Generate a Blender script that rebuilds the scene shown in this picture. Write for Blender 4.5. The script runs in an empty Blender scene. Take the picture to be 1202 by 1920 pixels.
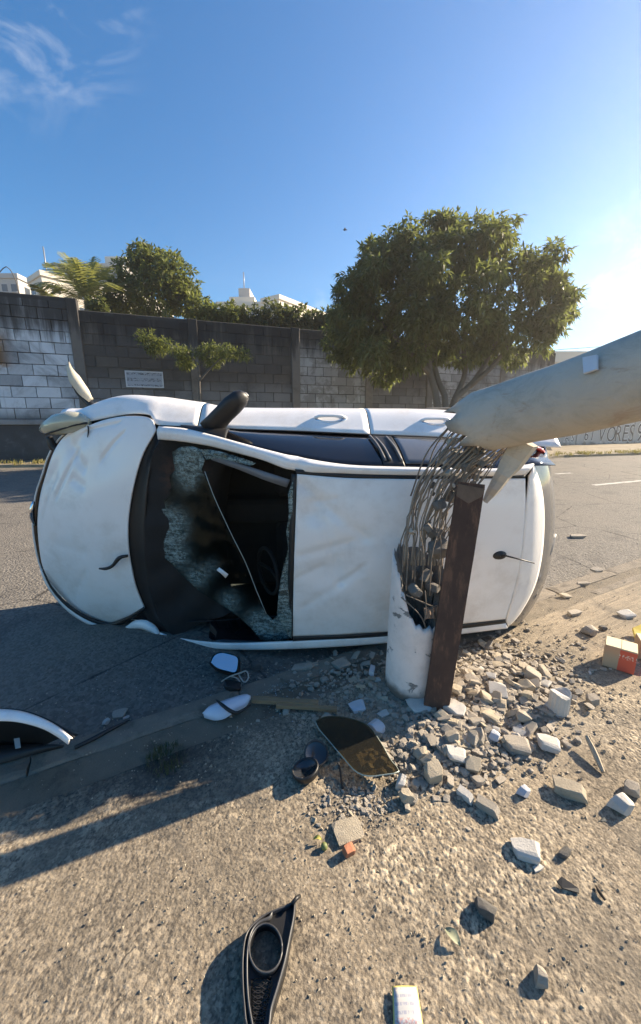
import bpy, bmesh, math, random
import numpy as np
from mathutils import Vector, Matrix, noise as mnoise
random.seed(7); rng = np.random.default_rng(7)
scene = bpy.context.scene
COL = scene.collection
R = math.radians

# ------------------------------------------------------------------ camera
CAM_H, CAM_PITCH, FPX, CX, CY = 1.55, R(13.2), 725.0, 601.0, 960.0
cam_data = bpy.data.cameras.new('camera')
cam_data.sensor_fit = 'VERTICAL'; cam_data.sensor_height = 24.0
cam_data.lens = 24.0 * FPX / 1920.0
cam_data.clip_start = 0.02; cam_data.clip_end = 6000
cam = bpy.data.objects.new('camera', cam_data); COL.objects.link(cam)
cam.location = (0, 0, CAM_H); cam.rotation_euler = (R(90) - CAM_PITCH, 0, 0)
scene.camera = cam

# ------------------------------------------------------------------ sky, sun, exposure
SUN_AZ, SUN_EL = R(24), R(25.5)          # azimuth measured from +X towards +Y
SUN_DIR = Vector((math.cos(SUN_AZ) * math.cos(SUN_EL), math.sin(SUN_AZ) * math.cos(SUN_EL), math.sin(SUN_EL)))
world = bpy.data.worlds.new('World'); scene.world = world; world.use_nodes = True
wn, wl = world.node_tree.nodes, world.node_tree.links
bg = wn['Background']; bg.inputs['Strength'].default_value = 0.064
sky = wn.new('ShaderNodeTexSky'); sky.sky_type = 'NISHITA'; sky.sun_disc = False
sky.sun_elevation = SUN_EL; sky.sun_rotation = R(90) - SUN_AZ
sky.air_density = 1.0; sky.dust_density = 0.0; sky.ozone_density = 2.6; sky.altitude = 0
# thin cirrus wisps: white veil where stretched noise is high, thickest round one patch of sky
tc = wn.new('ShaderNodeTexCoord')
mp = wn.new('ShaderNodeMapping'); mp.inputs['Rotation'].default_value = (0.3, 0.5, 0.4); mp.inputs['Scale'].default_value = (3.0, 9.0, 9.0)
wl.new(tc.outputs['Generated'], mp.inputs['Vector'])
cn = wn.new('ShaderNodeTexNoise'); cn.inputs['Scale'].default_value = 1.7; cn.inputs['Detail'].default_value = 8; cn.inputs['Roughness'].default_value = 0.62; cn.inputs['Distortion'].default_value = 0.6
wl.new(mp.outputs['Vector'], cn.inputs['Vector'])
def wmath(op, a, b=None):
    n = wn.new('ShaderNodeMath'); n.operation = op
    for i, v in enumerate((a, b)):
        if v is None: continue
        if isinstance(v, (int, float)): n.inputs[i].default_value = v
        else: wl.new(v, n.inputs[i])
    return n.outputs[0]
def wpatch(direction, inner, outer):
    dp = wn.new('ShaderNodeVectorMath'); dp.operation = 'DOT_PRODUCT'
    dp.inputs[1].default_value = Vector(direction).normalized(); wl.new(tc.outputs['Generated'], dp.inputs[0])
    mr = wn.new('ShaderNodeMapRange'); mr.interpolation_type = 'SMOOTHSTEP'
    mr.inputs['From Min'].default_value = math.cos(outer); mr.inputs['From Max'].default_value = math.cos(inner)
    wl.new(dp.outputs['Value'], mr.inputs['Value']); return mr.outputs[0]
cover = wmath('MAXIMUM', wpatch((-0.66, 0.97, 0.98), R(3), R(14)), wmath('MULTIPLY', wpatch((-0.02, 1, 0.25), R(1), R(4)), 0.8))
cover = wmath('MAXIMUM', cover, wmath('MULTIPLY', wpatch((0.82, 1.0, 0.30), R(2), R(12)), 0.8))
cmr = wn.new('ShaderNodeMapRange'); cmr.inputs['From Min'].default_value = 0.47; cmr.inputs['From Max'].default_value = 0.75
wl.new(cn.outputs['Fac'], cmr.inputs['Value'])
veil = wmath('MULTIPLY', wmath('MULTIPLY', cmr.outputs[0], cover), 0.5)
cmix = wn.new('ShaderNodeMixRGB'); cmix.inputs['Color2'].default_value = (6.0, 6.1, 6.3, 1)
hs = wn.new('ShaderNodeHueSaturation'); hs.inputs['Saturation'].default_value = 1.40; hs.inputs['Value'].default_value = 1.0
wl.new(sky.outputs['Color'], hs.inputs['Color'])
wl.new(veil, cmix.inputs['Fac']); wl.new(hs.outputs['Color'], cmix.inputs['Color1'])
wl.new(cmix.outputs['Color'], bg.inputs['Color'])

sun_data = bpy.data.lights.new('sun', 'SUN'); sun_data.energy = 5.0; sun_data.angle = R(0.5); sun_data.color = (1.0, 0.84, 0.63)
sun = bpy.data.objects.new('sun', sun_data); COL.objects.link(sun); sun.location = (30, 15, 25)
sun.rotation_euler = SUN_DIR.to_track_quat('Z', 'Y').to_euler()

scene.view_settings.view_transform = 'Standard'; scene.view_settings.look = 'None'
scene.view_settings.gamma = 1.0; scene.view_settings.use_curve_mapping = False
scene.view_settings.exposure = 1.68
scene.cycles.max_bounces = 5; scene.cycles.diffuse_bounces = 3; scene.cycles.glossy_bounces = 3; scene.cycles.transparent_max_bounces = 8; scene.cycles.volume_bounces = 0

# ------------------------------------------------------------------ measuring helpers: a picture point and a depth give a place
SP, CP = math.sin(CAM_PITCH), math.cos(CAM_PITCH)
def ray(x, y):
    dx, dy = (x - CX) / FPX, -(y - CY) / FPX
    return Vector((dx, CP + dy * SP, -SP + dy * CP))
EYE = Vector((0, 0, CAM_H))
def g(x, y, z=0.0):
    r = ray(x, y); return EYE + r * ((z - CAM_H) / r.z)
def at(x, y, Y):
    r = ray(x, y); return EYE + r * (Y / r.y)

# ------------------------------------------------------------------ object helpers
def tag(o, label=None, cat=None, group=None, kind=None):
    if label: o['label'] = label
    if cat: o['category'] = cat
    if group: o['group'] = group
    if kind: o['kind'] = kind
    return o
def link(name, me, mats, parent=None):
    o = bpy.data.objects.new(name, me); COL.objects.link(o)
    for m in (mats if isinstance(mats, (list, tuple)) else [mats]):
        if m is not None and len(me.materials) < 4 and not o.data.materials.get(m.name): me.materials.append(m)
    if parent: o.parent = parent
    return o
def empty(name, loc=(0, 0, 0), rz=0.0):
    o = bpy.data.objects.new(name, None); COL.objects.link(o)
    o.location = loc; o.rotation_euler = (0, 0, rz); o.empty_display_size = 0.1; return o
def mesh(name, verts, faces, smooth=False):
    me = bpy.data.meshes.new(name); me.from_pydata([tuple(v) for v in verts], [], faces); me.update()
    if smooth: me.polygons.foreach_set('use_smooth', [True] * len(me.polygons))
    return me
def from_bm(name, bm, smooth=False):
    me = bpy.data.meshes.new(name); bm.normal_update(); bm.to_mesh(me); bm.free()
    if smooth: me.polygons.foreach_set('use_smooth', [True] * len(me.polygons))
    return me
def bm_box(bm, lo, hi, mtx=None):
    x0, y0, z0 = lo; x1, y1, z1 = hi
    vs = [bm.verts.new((mtx @ Vector(p)) if mtx else p) for p in
          [(x0,y0,z0),(x1,y0,z0),(x1,y1,z0),(x0,y1,z0),(x0,y0,z1),(x1,y0,z1),(x1,y1,z1),(x0,y1,z1)]]
    for f in ((0,3,2,1),(4,5,6,7),(0,1,5,4),(1,2,6,5),(2,3,7,6),(3,0,4,7)): bm.faces.new([vs[i] for i in f])
    return vs
def box_obj(name, lo, hi, mat, parent=None, bevel=0.0, mtx=None):
    bm = bmesh.new(); bm_box(bm, lo, hi, mtx)
    if bevel: bmesh.ops.bevel(bm, geom=bm.edges[:], offset=bevel, segments=1, affect='EDGES')
    return link(name, from_bm(name, bm), mat, parent)
def catmull(pts, n):
    """n points evenly spaced by length along a smooth curve through pts"""
    P = np.array([tuple(p) for p in pts], float)
    if len(P) == 2: return [P[0] + (P[1] - P[0]) * i / (n - 1) for i in range(n)]
    Q = np.vstack([2 * P[0] - P[1], P, 2 * P[-1] - P[-2]]); out = []
    for i in range(1, len(Q) - 2):
        p0, p1, p2, p3 = Q[i-1], Q[i], Q[i+1], Q[i+2]
        for k in range(16):
            t = k / 16
            out.append(0.5 * ((2*p1) + (-p0+p2)*t + (2*p0-5*p1+4*p2-p3)*t*t + (-p0+3*p1-3*p2+p3)*t**3))
    out.append(P[-1]); out = np.array(out)
    d = np.r_[0, np.cumsum(np.linalg.norm(np.diff(out, axis=0), axis=1))]
    s = np.linspace(0, d[-1], n)
    return [np.array([np.interp(v, d, out[:, k]) for k in range(P.shape[1])]) for v in s]
def tube_mesh(pts, rad, seg=8, n=None, cap=True, bm=None):
    """a tube along pts; rad a number or a list along the way"""
    P = [Vector(p) for p in (catmull(pts, n) if n else pts)]
    own = bm is None
    if own: bm = bmesh.new()
    prev = None; rings = []
    for i, p in enumerate(P):
        d = (P[min(i+1, len(P)-1)] - P[max(i-1, 0)])
        d = d.normalized() if d.length > 1e-9 else Vector((0, 0, 1))
        a = (prev - d * prev.dot(d)) if prev is not None else d.orthogonal()
        a.normalize(); prev = a; b = d.cross(a)
        r = rad if isinstance(rad, (int, float)) else float(np.interp(i / (len(P)-1), np.linspace(0, 1, len(rad)), rad))
        rings.append([bm.verts.new(p + (a * math.cos(2*math.pi*k/seg) + b * math.sin(2*math.pi*k/seg)) * r) for k in range(seg)])
    for A, B in zip(rings, rings[1:]):
        for k in range(seg): bm.faces.new((A[k], A[(k+1) % seg], B[(k+1) % seg], B[k]))
    if cap: bm.faces.new(rings[0][::-1]); bm.faces.new(rings[-1])
    return bm
def tube_obj(name, pts, rad, mat, parent=None, seg=8, n=None, smooth=True):
    return link(name, from_bm(name, tube_mesh(pts, rad, seg, n), smooth), mat, parent)
def lathe_bm(bm, prof, seg=24, mtx=None):
    rings = []
    for r, z in prof:
        rings.append([bm.verts.new((mtx or Matrix()) @ Vector((r*math.cos(2*math.pi*k/seg), r*math.sin(2*math.pi*k/seg), z))) for k in range(seg)])
    for A, B in zip(rings, rings[1:]):
        for k in range(seg): bm.faces.new((A[k], A[(k+1)%seg], B[(k+1)%seg], B[k]))
    return rings

# ------------------------------------------------------------------ materials
class NT:
    def __init__(s, name):
        s.m = bpy.data.materials.new(name); s.m.use_nodes = True
        s.n, s.l = s.m.node_tree.nodes, s.m.node_tree.links; s.b = s.n['Principled BSDF']
        s.out = s.n['Material Output']; s._co = {}
    def node(s, t, **kw):
        x = s.n.new('ShaderNode' + t)
        for k, v in kw.items(): setattr(x, k, v)
        return x
    def put(s, sock, v):
        if hasattr(v, 'is_output'): s.l.new(v, sock)
        elif isinstance(v, (tuple, list)) and sock.type == 'RGBA' and len(v) == 3: sock.default_value = (*v, 1)
        else: sock.default_value = v
    def co(s, kind='Object'):
        if kind not in s._co:
            s._co[kind] = s.node('NewGeometry').outputs['Position'] if kind == 'World' else s.node('TexCoord').outputs[kind]
        return s._co[kind]
    def map(s, vec, scale=(1,1,1), rot=(0,0,0), loc=(0,0,0)):
        x = s.node('Mapping'); s.l.new(vec, x.inputs['Vector'])
        x.inputs['Scale'].default_value = scale; x.inputs['Rotation'].default_value = rot; x.inputs['Location'].default_value = loc
        return x.outputs[0]
    def noise(s, vec, scale, detail=4, rough=0.55, dist=0.0):
        x = s.node('TexNoise'); s.l.new(vec, x.inputs['Vector']); x.inputs['Scale'].default_value = scale
        x.inputs['Detail'].default_value = detail; x.inputs['Roughness'].default_value = rough; x.inputs['Distortion'].default_value = dist
        return x.outputs['Fac']
    def voro(s, vec, scale, feature='F1', out='Distance', rand=1.0):
        x = s.node('TexVoronoi', feature=feature); s.l.new(vec, x.inputs['Vector']); x.inputs['Scale'].default_value = scale
        x.inputs['Randomness'].default_value = rand; return x.outputs[out]
    def ramp(s, fac, a, b, lo=0.0, hi=1.0, smooth=True):
        x = s.node('MapRange'); x.interpolation_type = 'SMOOTHSTEP' if smooth else 'LINEAR'
        s.l.new(fac, x.inputs['Value']); x.inputs['From Min'].default_value = a; x.inputs['From Max'].default_value = b
        x.inputs['To Min'].default_value = lo; x.inputs['To Max'].default_value = hi; return x.outputs[0]
    def mix(s, fac, a, b, mode='MIX'):
        x = s.node('MixRGB', blend_type=mode); s.put(x.inputs['Fac'], fac); s.put(x.inputs['Color1'], a); s.put(x.inputs['Color2'], b)
        return x.outputs[0]
    def math(s, op, a, b=0.0):
        x = s.node('Math', operation=op); s.put(x.inputs[0], a); s.put(x.inputs[1], b); return x.outputs[0]
    def xyz(s, vec):
        x = s.node('SeparateXYZ'); s.l.new(vec, x.inputs[0]); return x.outputs
    def bump(s, h, strength=0.5, dist=0.01, normal=None):
        x = s.node('Bump'); s.l.new(h, x.inputs['Height']); x.inputs['Strength'].default_value = strength; x.inputs['Distance'].default_value = dist
        if normal: s.l.new(normal, x.inputs['Normal'])
        s.l.new(x.outputs[0], s.b.inputs['Normal']); return x.outputs[0]
    def set(s, color=None, rough=None, metal=None, **kw):
        if color is not None: s.put(s.b.inputs['Base Color'], color)
        if rough is not None: s.put(s.b.inputs['Roughness'], rough)
        if metal is not None: s.put(s.b.inputs['Metallic'], metal)
        for k, v in kw.items(): s.put(s.b.inputs[k.replace('_', ' ')], v)
        return s.m
def simple(name, col, rough=0.6, metal=0.0, var=0.15, scale=20, kind='Object', bump=0.0, bdist=0.004, **kw):
    t = NT(name); v = t.co(kind); f = t.noise(v, scale, 5)
    c = t.mix(f, tuple(x*(1-var) for x in col), tuple(min(1, x*(1+var)) for x in col))
    if bump: t.bump(t.noise(v, scale*4, 4), bump, bdist)
    return t.set(c, rough, metal, **kw)
# ================================================================== materials of the setting
def mat_pavement():
    t = NT('dusty exposed aggregate'); v = t.co('World')
    at_ = t.node('Attribute'); at_.attribute_name = 'pebble'; peb_m = at_.outputs['Fac']
    at2 = t.node('Attribute'); at2.attribute_name = 'pebble_tone'; cx = at2.outputs['Fac']
    big = t.noise(v, 1.7, 5, 0.6); mid = t.noise(v, 6.5, 6, 0.62); fine = t.noise(v, 260, 3)
    dust = t.mix(t.ramp(big, .36, .66), (.190,.160,.120), (.305,.247,.172))
    peb = t.mix(cx, (.20,.168,.125), (.62,.51,.36))
    matrix = t.mix(t.ramp(big, .36, .66), (.062,.053,.044), (.125,.100,.074))
    peb = t.mix(peb_m, matrix, peb)
    c = t.mix(t.ramp(mid, .38, .68, .0, .62), peb, dust)
    c = t.mix(t.ramp(t.noise(v, 2.3, 7, .72, .5), .50, .66, 0, .6), c, (.105,.095,.082))
    spk = t.xyz(t.voro(v, 190, out='Color'))[1]
    c = t.mix(t.ramp(spk, .60, .95, 0, .5), c, (.10,.083,.062)); c = t.mix(t.math('MULTIPLY', t.ramp(t.xyz(t.voro(v, 150, out='Color'))[2], .80, .98, 0, .45), t.ramp(big, .42, .58, .25, 1)), c, (.52,.44,.33))
    hp = t.node('VectorMath', operation='DISTANCE'); t.l.new(t.map(v, (1, 1.5, 0)), hp.inputs[0]); hp.inputs[1].default_value = (.86, 2.85, 0)
    c = t.mix(t.math('MULTIPLY', t.ramp(hp.outputs['Value'], .85, .25), t.ramp(t.noise(v, 7, 6, .7), .35, .6, .2, .8)), c, (.42,.365,.285))
    crk = t.ramp(t.math('ADD', t.voro(t.map(v, (1,1,0)), 1.15, 'DISTANCE_TO_EDGE'), t.math('MULTIPLY', t.noise(v, 9, 5, .7), .05)), .024, .036, .75, 0)
    c = t.mix(t.math('MULTIPLY', crk, t.ramp(t.noise(v, 1.3, 3), .5, .6)), c, (.05,.043,.036))
    xyz = t.xyz(v); stain_or_shade = t.math('MULTIPLY', t.ramp(xyz[0], -.15, -.75), t.ramp(t.math('ADD', xyz[1], t.math('MULTIPLY', t.noise(v, 3, 5), .4)), 1.35, 1.6))  # shade on the left of the pavement, painted into its colour
    c = t.mix(t.math('MULTIPLY', stain_or_shade, t.ramp(t.noise(v, 4.2, 6, .7), .36, .58, .5, .92)), c, (.048,.044,.040))
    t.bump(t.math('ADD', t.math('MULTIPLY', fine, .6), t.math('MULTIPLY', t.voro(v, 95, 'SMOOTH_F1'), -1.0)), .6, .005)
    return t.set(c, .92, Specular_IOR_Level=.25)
def mat_road():
    t = NT('worn dusty asphalt'); v = t.co('World')
    big = t.noise(v, .35, 5, .6); mid = t.noise(v, 2.2, 6, .62)
    cx = t.xyz(t.voro(v, 46, out='Color'))[0]
    c = t.mix(cx, (.090,.084,.075), (.215,.195,.168))
    c = t.mix(t.ramp(big, .35, .7, .15, .75), c, (.195,.172,.142))
    c = t.mix(t.ramp(mid, .52, .74, 0, .7), c, (.075,.070,.065))
    crack = t.voro(t.map(v, (1,1,0)), .55, 'DISTANCE_TO_EDGE')
    w = t.noise(v, 5, 4)
    c = t.mix(t.ramp(t.math('ADD', crack, t.math('MULTIPLY', w, .03)), .014, .024, .8, 0), c, (.03,.028,.026))
    t.bump(t.math('ADD', t.math('MULTIPLY', t.math('SUBTRACT', 1.0, t.voro(v, 52, 'SMOOTH_F1')), .9), t.math('MULTIPLY', t.noise(v, 150, 3), .4)), .9, .012)
    return t.set(c, .88, Specular_IOR_Level=.3)
def mat_concrete(name, a, b, scale=6, stain_or_shade=(.10,.09,.075), st=.5, bump=.5):
    t = NT(name); v = t.co('World')
    c = t.mix(t.noise(v, scale, 6, .65), a, b)
    c = t.mix(t.ramp(t.noise(v, scale*.6, 6, .7, .4), .5, .72, 0, st), c, stain_or_shade)
    c = t.mix(t.math('MULTIPLY', t.ramp(t.noise(v, 180, 2), .5, .8), .35), c, stain_or_shade)
    t.bump(t.noise(v, scale*14, 6, .7), bump, .008)
    return t.set(c, .9, Specular_IOR_Level=.25)
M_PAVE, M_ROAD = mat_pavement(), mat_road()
M_KERB = mat_concrete('pale kerb concrete', (.165,.142,.112), (.30,.255,.20), 11, (.10,.086,.068), .85, .9)
M_DIRT = mat_concrete('dry dirt and straw', (.20,.165,.115), (.33,.27,.19), 1.2, (.09,.085,.045), .8, 1.0)
M_LINE = mat_concrete('worn white road paint', (.45,.43,.38), (.62,.6,.55), 4, (.12,.11,.10), .9, .4)

# kerb frame: a runs along the kerb, b across it towards the road
KA = R(28); KD = Vector((math.cos(KA), math.sin(KA), 0)); KN = Vector((-math.sin(KA), math.cos(KA), 0))
KB = 2.03                                   # where the road begins
def ab(a, b, z=0.0): return KD * a + KN * b + Vector((0, 0, z))
ROAD_Z = -0.045

# wall line behind the road
W0 = Vector((-12.3, 14.83, 0)); WD = Vector((.937, .349, 0)).normalized(); WN = Vector((WD.y, -WD.x, 0))   # WN points at the road
def wall(s, out=0.0, z=0.0): return W0 + WD * s + WN * out + Vector((0, 0, z))
def wpx(x, y):
    r = ray(x, y); d = r.x * (-WD.y) + r.y * WD.x
    t = (W0.x * (-WD.y) + W0.y * WD.x) / d; p = EYE + r * t
    return (p - W0).dot(WD), p.z

def worley(P, cell, seed):
    """distance to the nearest of jittered points, P (n,2)"""
    q = P / cell; i0 = np.floor(q).astype(int); best = np.full(len(P), 9.0); bid = np.zeros(len(P))
    for dx in (-1, 0, 1):
        for dy in (-1, 0, 1):
            ix, iy = i0[:, 0] + dx, i0[:, 1] + dy
            h = (ix * 374761393 + iy * 668265263 + seed * 974711) & 0x7fffffff
            h = ((h ^ (h >> 13)) * 1274126177) & 0x7fffffff
            jx = (h & 0xffff) / 65535.0; jy = ((h >> 8) & 0xffff) / 65535.0; sz = ((h >> 4) & 0xff) / 255.0
            d = np.hypot(q[:, 0] - ix - jx, q[:, 1] - iy - jy) / (.65 + .7 * sz)
            m = d < best; best[m] = d[m]; bid[m] = sz[m]
    return best, bid
def vnoise(P, cell, seed):
    q = P / cell; i0 = np.floor(q).astype(int); f = q - i0; f = f*f*(3-2*f); out = 0
    def hsh(ix, iy):
        h = (ix * 374761393 + iy * 668265263 + seed * 362437) & 0x7fffffff
        h = ((h ^ (h >> 13)) * 1274126177) & 0x7fffffff
        return ((h >> 7) & 0xffff) / 65535.0
    a = hsh(i0[:,0], i0[:,1]); b = hsh(i0[:,0]+1, i0[:,1]); c = hsh(i0[:,0], i0[:,1]+1); d = hsh(i0[:,0]+1, i0[:,1]+1)
    return (a*(1-f[:,0])+b*f[:,0])*(1-f[:,1]) + (c*(1-f[:,0])+d*f[:,0])*f[:,1]
HEAP = (Vector((.98, 2.02, 0)), Vector((.30, 2.0, 0)), Vector((.62, 1.62, 0)))
def lumps(P):
    z = np.zeros(len(P))
    for c, rx, ry, hh in ((HEAP[0], .62, .36, .055), (HEAP[1], .45, .20, .03), (HEAP[2], .34, .26, .035)):
        d2 = ((P[:,0]-c.x)/rx)**2 + ((P[:,1]-c.y)/ry)**2
        z += hh * np.exp(-1.6*d2)
    return z
def ground_z(x, y):
    return float(lumps(np.array([[x, y]]))[0])
def relief(P):
    """height of the pebbly pavement at P"""
    w1, s1 = worley(P, .0150, 1); w2, s2 = worley(P, .0085, 2)
    patch = np.clip((vnoise(P, .55, 5)*.65 + vnoise(P, .21, 6)*.35 - .36) * 3.2, .06, 1.0)
    p1 = np.sqrt(np.clip(1 - (w1/.52)**2, 0, 1)); p2 = np.sqrt(np.clip(1 - (w2/.55)**2, 0, 1))
    z = np.maximum(patch * .0042 * p1 * np.clip(s1*1.9 - .55, 0, 1.2), (.25 + .75*patch) * .0026 * p2) + .0012 * vnoise(P, .03, 8)
    z += .010 * (vnoise(P, .9, 9) - .5) + .006 * (vnoise(P, .27, 10) - .5)
    hole = np.clip((.17 - vnoise(P, .16, 12)) * 7, 0, 1); z -= .006 * hole
    return z, np.clip(np.maximum(np.minimum(1, p1*2.2) * np.clip(s1*1.9 - .55, 0, 1), np.minimum(.8, p2*1.6)) * (.45 + .55*patch), 0, 1), np.clip(s1*.75 + .25*vnoise(P, .02, 31), 0, 1)
def spaced(lo, hi, step, out_lo, out_hi, grow=1.22):
    mid = list(np.arange(lo, hi + 1e-6, step)); up, dn = [], []
    x, st = mid[-1], step
    while x < out_hi: st = min(st*grow, 12); x = min(x + st, out_hi); up.append(x)
    x, st = mid[0], step
    while x > out_lo: st = min(st*grow, 12); x = max(x - st, out_lo); dn.append(x)
    return np.array(dn[::-1] + mid + up)
A = spaced(-1.2, 2.6, .0039, -70, 70); B = spaced(-.05, KB - .335, .0039, -25, KB - .335)
AA, BB = np.meshgrid(A, B, indexing='ij'); P = np.c_[(AA*KD.x + BB*KN.x).ravel(), (AA*KD.y + BB*KN.y).ravel()]
near = (P[:,0]**2 + P[:,1]**2) < 60
Z = np.zeros(len(P)); PM, PT = np.full(len(P), .5), np.full(len(P), .5); Z[near], PM[near], PT[near] = relief(P[near]); fade = np.clip((2.62 - AA.ravel())*6, 0, 1) * np.clip((AA.ravel() + 1.22)*6, 0, 1) * np.clip((BB.ravel() + .07)*9, 0, 1); Z *= fade; PM = .5 + (PM - .5)*fade; Z += lumps(P) - .004
na, nb = len(A), len(B); idx = np.arange(na*nb).reshape(na, nb)
quads = np.stack([idx[:-1,:-1], idx[1:,:-1], idx[1:,1:], idx[:-1,1:]], -1).reshape(-1, 4)
me = bpy.data.meshes.new('sidewalk'); me.vertices.add(len(P)); me.vertices.foreach_set('co', np.c_[P, Z].astype(np.float32).ravel())
me.loops.add(quads.size); me.loops.foreach_set('vertex_index', quads.ravel().astype(np.int32))
me.polygons.add(len(quads)); me.polygons.foreach_set('loop_start', np.arange(0, quads.size, 4, dtype=np.int32))
me.polygons.foreach_set('use_smooth', np.ones(len(quads), bool)); me.update(calc_edges=True)
for nm, arr in (('pebble', PM), ('pebble_tone', PT)): me.attributes.new(nm, 'FLOAT', 'POINT').data.foreach_set('value', arr.astype(np.float32))
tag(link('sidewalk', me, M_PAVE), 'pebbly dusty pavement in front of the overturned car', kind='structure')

# ground to the horizon, road, far verge
tag(link('ground', mesh('ground', [(-2500,-2500,-.12),(2500,-2500,-.12),(2500,2500,-.12),(-2500,2500,-.12)], [(0,1,2,3)]), M_DIRT), kind='structure')
EDGE = [Vector((-60, 2.0, 0)), Vector((-24, 10.3, 0)), Vector((-11.4, 13.7, 0)), Vector((0, 14.4, 0)), Vector((6, 14.7, 0)), Vector((11, 17.6, 0)), Vector((24, 21.5, 0)), Vector((70, 35, 0))]
def edge_y(x): return float(np.interp(x, [p.x for p in EDGE], [p.y for p in EDGE]))
vs, fs = [], []
for i in range(141):
    a = -70 + i; p = ab(a, KB - .02, ROAD_Z); vs.append(p)
    t = i / 140; q = EDGE[0].lerp(EDGE[0], 0)
    x = -60 + 130 * t; vs.append(Vector((x, edge_y(x) + .1, ROAD_Z)))
for i in range(140): fs.append((2*i, 2*i+2, 2*i+3, 2*i+1))
tag(link('road', mesh('road', vs, fs), M_ROAD), 'dusty asphalt road behind the car', kind='structure')
vs, fs = [], []
for i in range(131):
    x = -60 + i; y0 = edge_y(x)
    w = W0.y + (x - W0.x) * WD.y / WD.x + .3
    for k in range(7):
        y = y0 + (w - y0) * k / 6
        vs.append(Vector((x, y, ROAD_Z + .10 + .05*mnoise.noise(Vector((x*.9, y*.9, 0))) * (0 if k == 0 else 1))))
    vs.append(Vector((x, y0 - .02, ROAD_Z - .01)))
for i in range(130):
    for k in range(6): fs.append((8*i+k, 8*i+8+k, 8*i+9+k, 8*i+k+1))
    fs.append((8*i+7, 8*i+15, 8*i+8, 8*i))
tag(link('verge', mesh('verge', vs, fs), M_DIRT), 'dirt verge at the foot of the wall', kind='structure')
# kerb: two rows of concrete pieces with a dark channel between
kerb = empty('kerb', ab(0, KB - .2)); tag(kerb, kind='structure')
M_PAVE2 = mat_concrete('dirt filled gutter', (.15,.128,.098), (.25,.208,.152), 9, (.07,.062,.052), .7, 1.2)
def stone(name, w, seed):
    V_, F_ = [], []; nx, prof = 22, [(-w, -.12), (-w, -.012), (-w + .014, -.002), (-w*.4, 0), (w*.4, 0), (w - .014, -.002), (w, -.012), (w, -.12)]
    for i in range(nx):
        x = -.495 + .99*i/(nx-1); e = .5 if i in (0, nx-1) else 1
        for y, z in prof:
            q = Vector((x*5 + seed*7, y*9, z*9)); wv = mnoise.noise(q)*.010 + mnoise.noise(q*3)*.006
            chip = max(0, mnoise.noise(Vector((x*3.1 + seed*5, y*30, 3)))-.25)*.05*(1 if abs(y) > w*.8 else .3)
            V_.append((x + (0 if e == 1 else mnoise.noise(q*2)*.008), y + wv*.6*(1 if y < 0 else -1) - (chip*.6 if y > 0 else -chip*.6), z + (wv*.5 - chip - (0 if e == 1 else .006) if z > -.1 else 0)))
    n_ = len(prof)
    for i in range(nx-1):
        for k in range(n_-1): F_.append((i*n_+k, (i+1)*n_+k, (i+1)*n_+k+1, i*n_+k+1))
    F_ += [tuple(range(n_)), tuple((nx-1)*n_ + k for k in range(n_))[::-1]]
    me = mesh(name, V_, [f[::-1] for f in F_], False); me.materials.append(M_KERB); return me
kmes = [stone('kerb_stone', .07, k) for k in range(5)]; kmes2 = [stone('edging_stone', .05, k + 9) for k in range(5)]
for i in range(-8, 22):
    for nm, me_, b_, z_ in (('kerb_stone', kmes[(i*3) % 5], KB - .08, .006), ('edging_stone', kmes2[(i*2+1) % 5], KB - .285, -.002)):
        if nm == 'edging_stone' and i < 1: continue
        o = bpy.data.objects.new(nm, me_); COL.objects.link(o); o.parent = kerb
        o.location = ab(i + (.3 if b_ < KB - .2 else 0), b_, z_ + random.uniform(-.006, .006)) - kerb.location
        o.rotation_euler = (random.uniform(-.012,.012), random.uniform(-.006,.006), KA + random.uniform(-.008,.008))
vs = [ab(a, b, -.006) for a in (-70, 70) for b in (KB-.34, KB-.155)]
tag(link('gutter', mesh('gutter', vs, [(0,2,3,1)]), M_PAVE2), kind='structure')
# lane line, worn dash
def strip(name, p, q, w, z, m):
    d = (q - p).normalized(); n = Vector((-d.y, d.x, 0)) * w / 2; N = 12; vs = []
    for i in range(N + 1):
        c = p.lerp(q, i/N); j = random.uniform(.8, 1.1)
        vs += [Vector((*(c - n*j).xy, z)), Vector((*(c + n*j).xy, z))]
    return link(name, mesh(name, vs, [(2*i, 2*i+2, 2*i+3, 2*i+1) for i in range(N)]), m)
for p, q in (((1113, 910), (1230, 899)), ((1042, 889), (1072, 887))):
    tag(strip('lane_marking', g(*p, ROAD_Z), g(*q, ROAD_Z), .14, ROAD_Z + .005, M_LINE), kind='structure')
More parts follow.
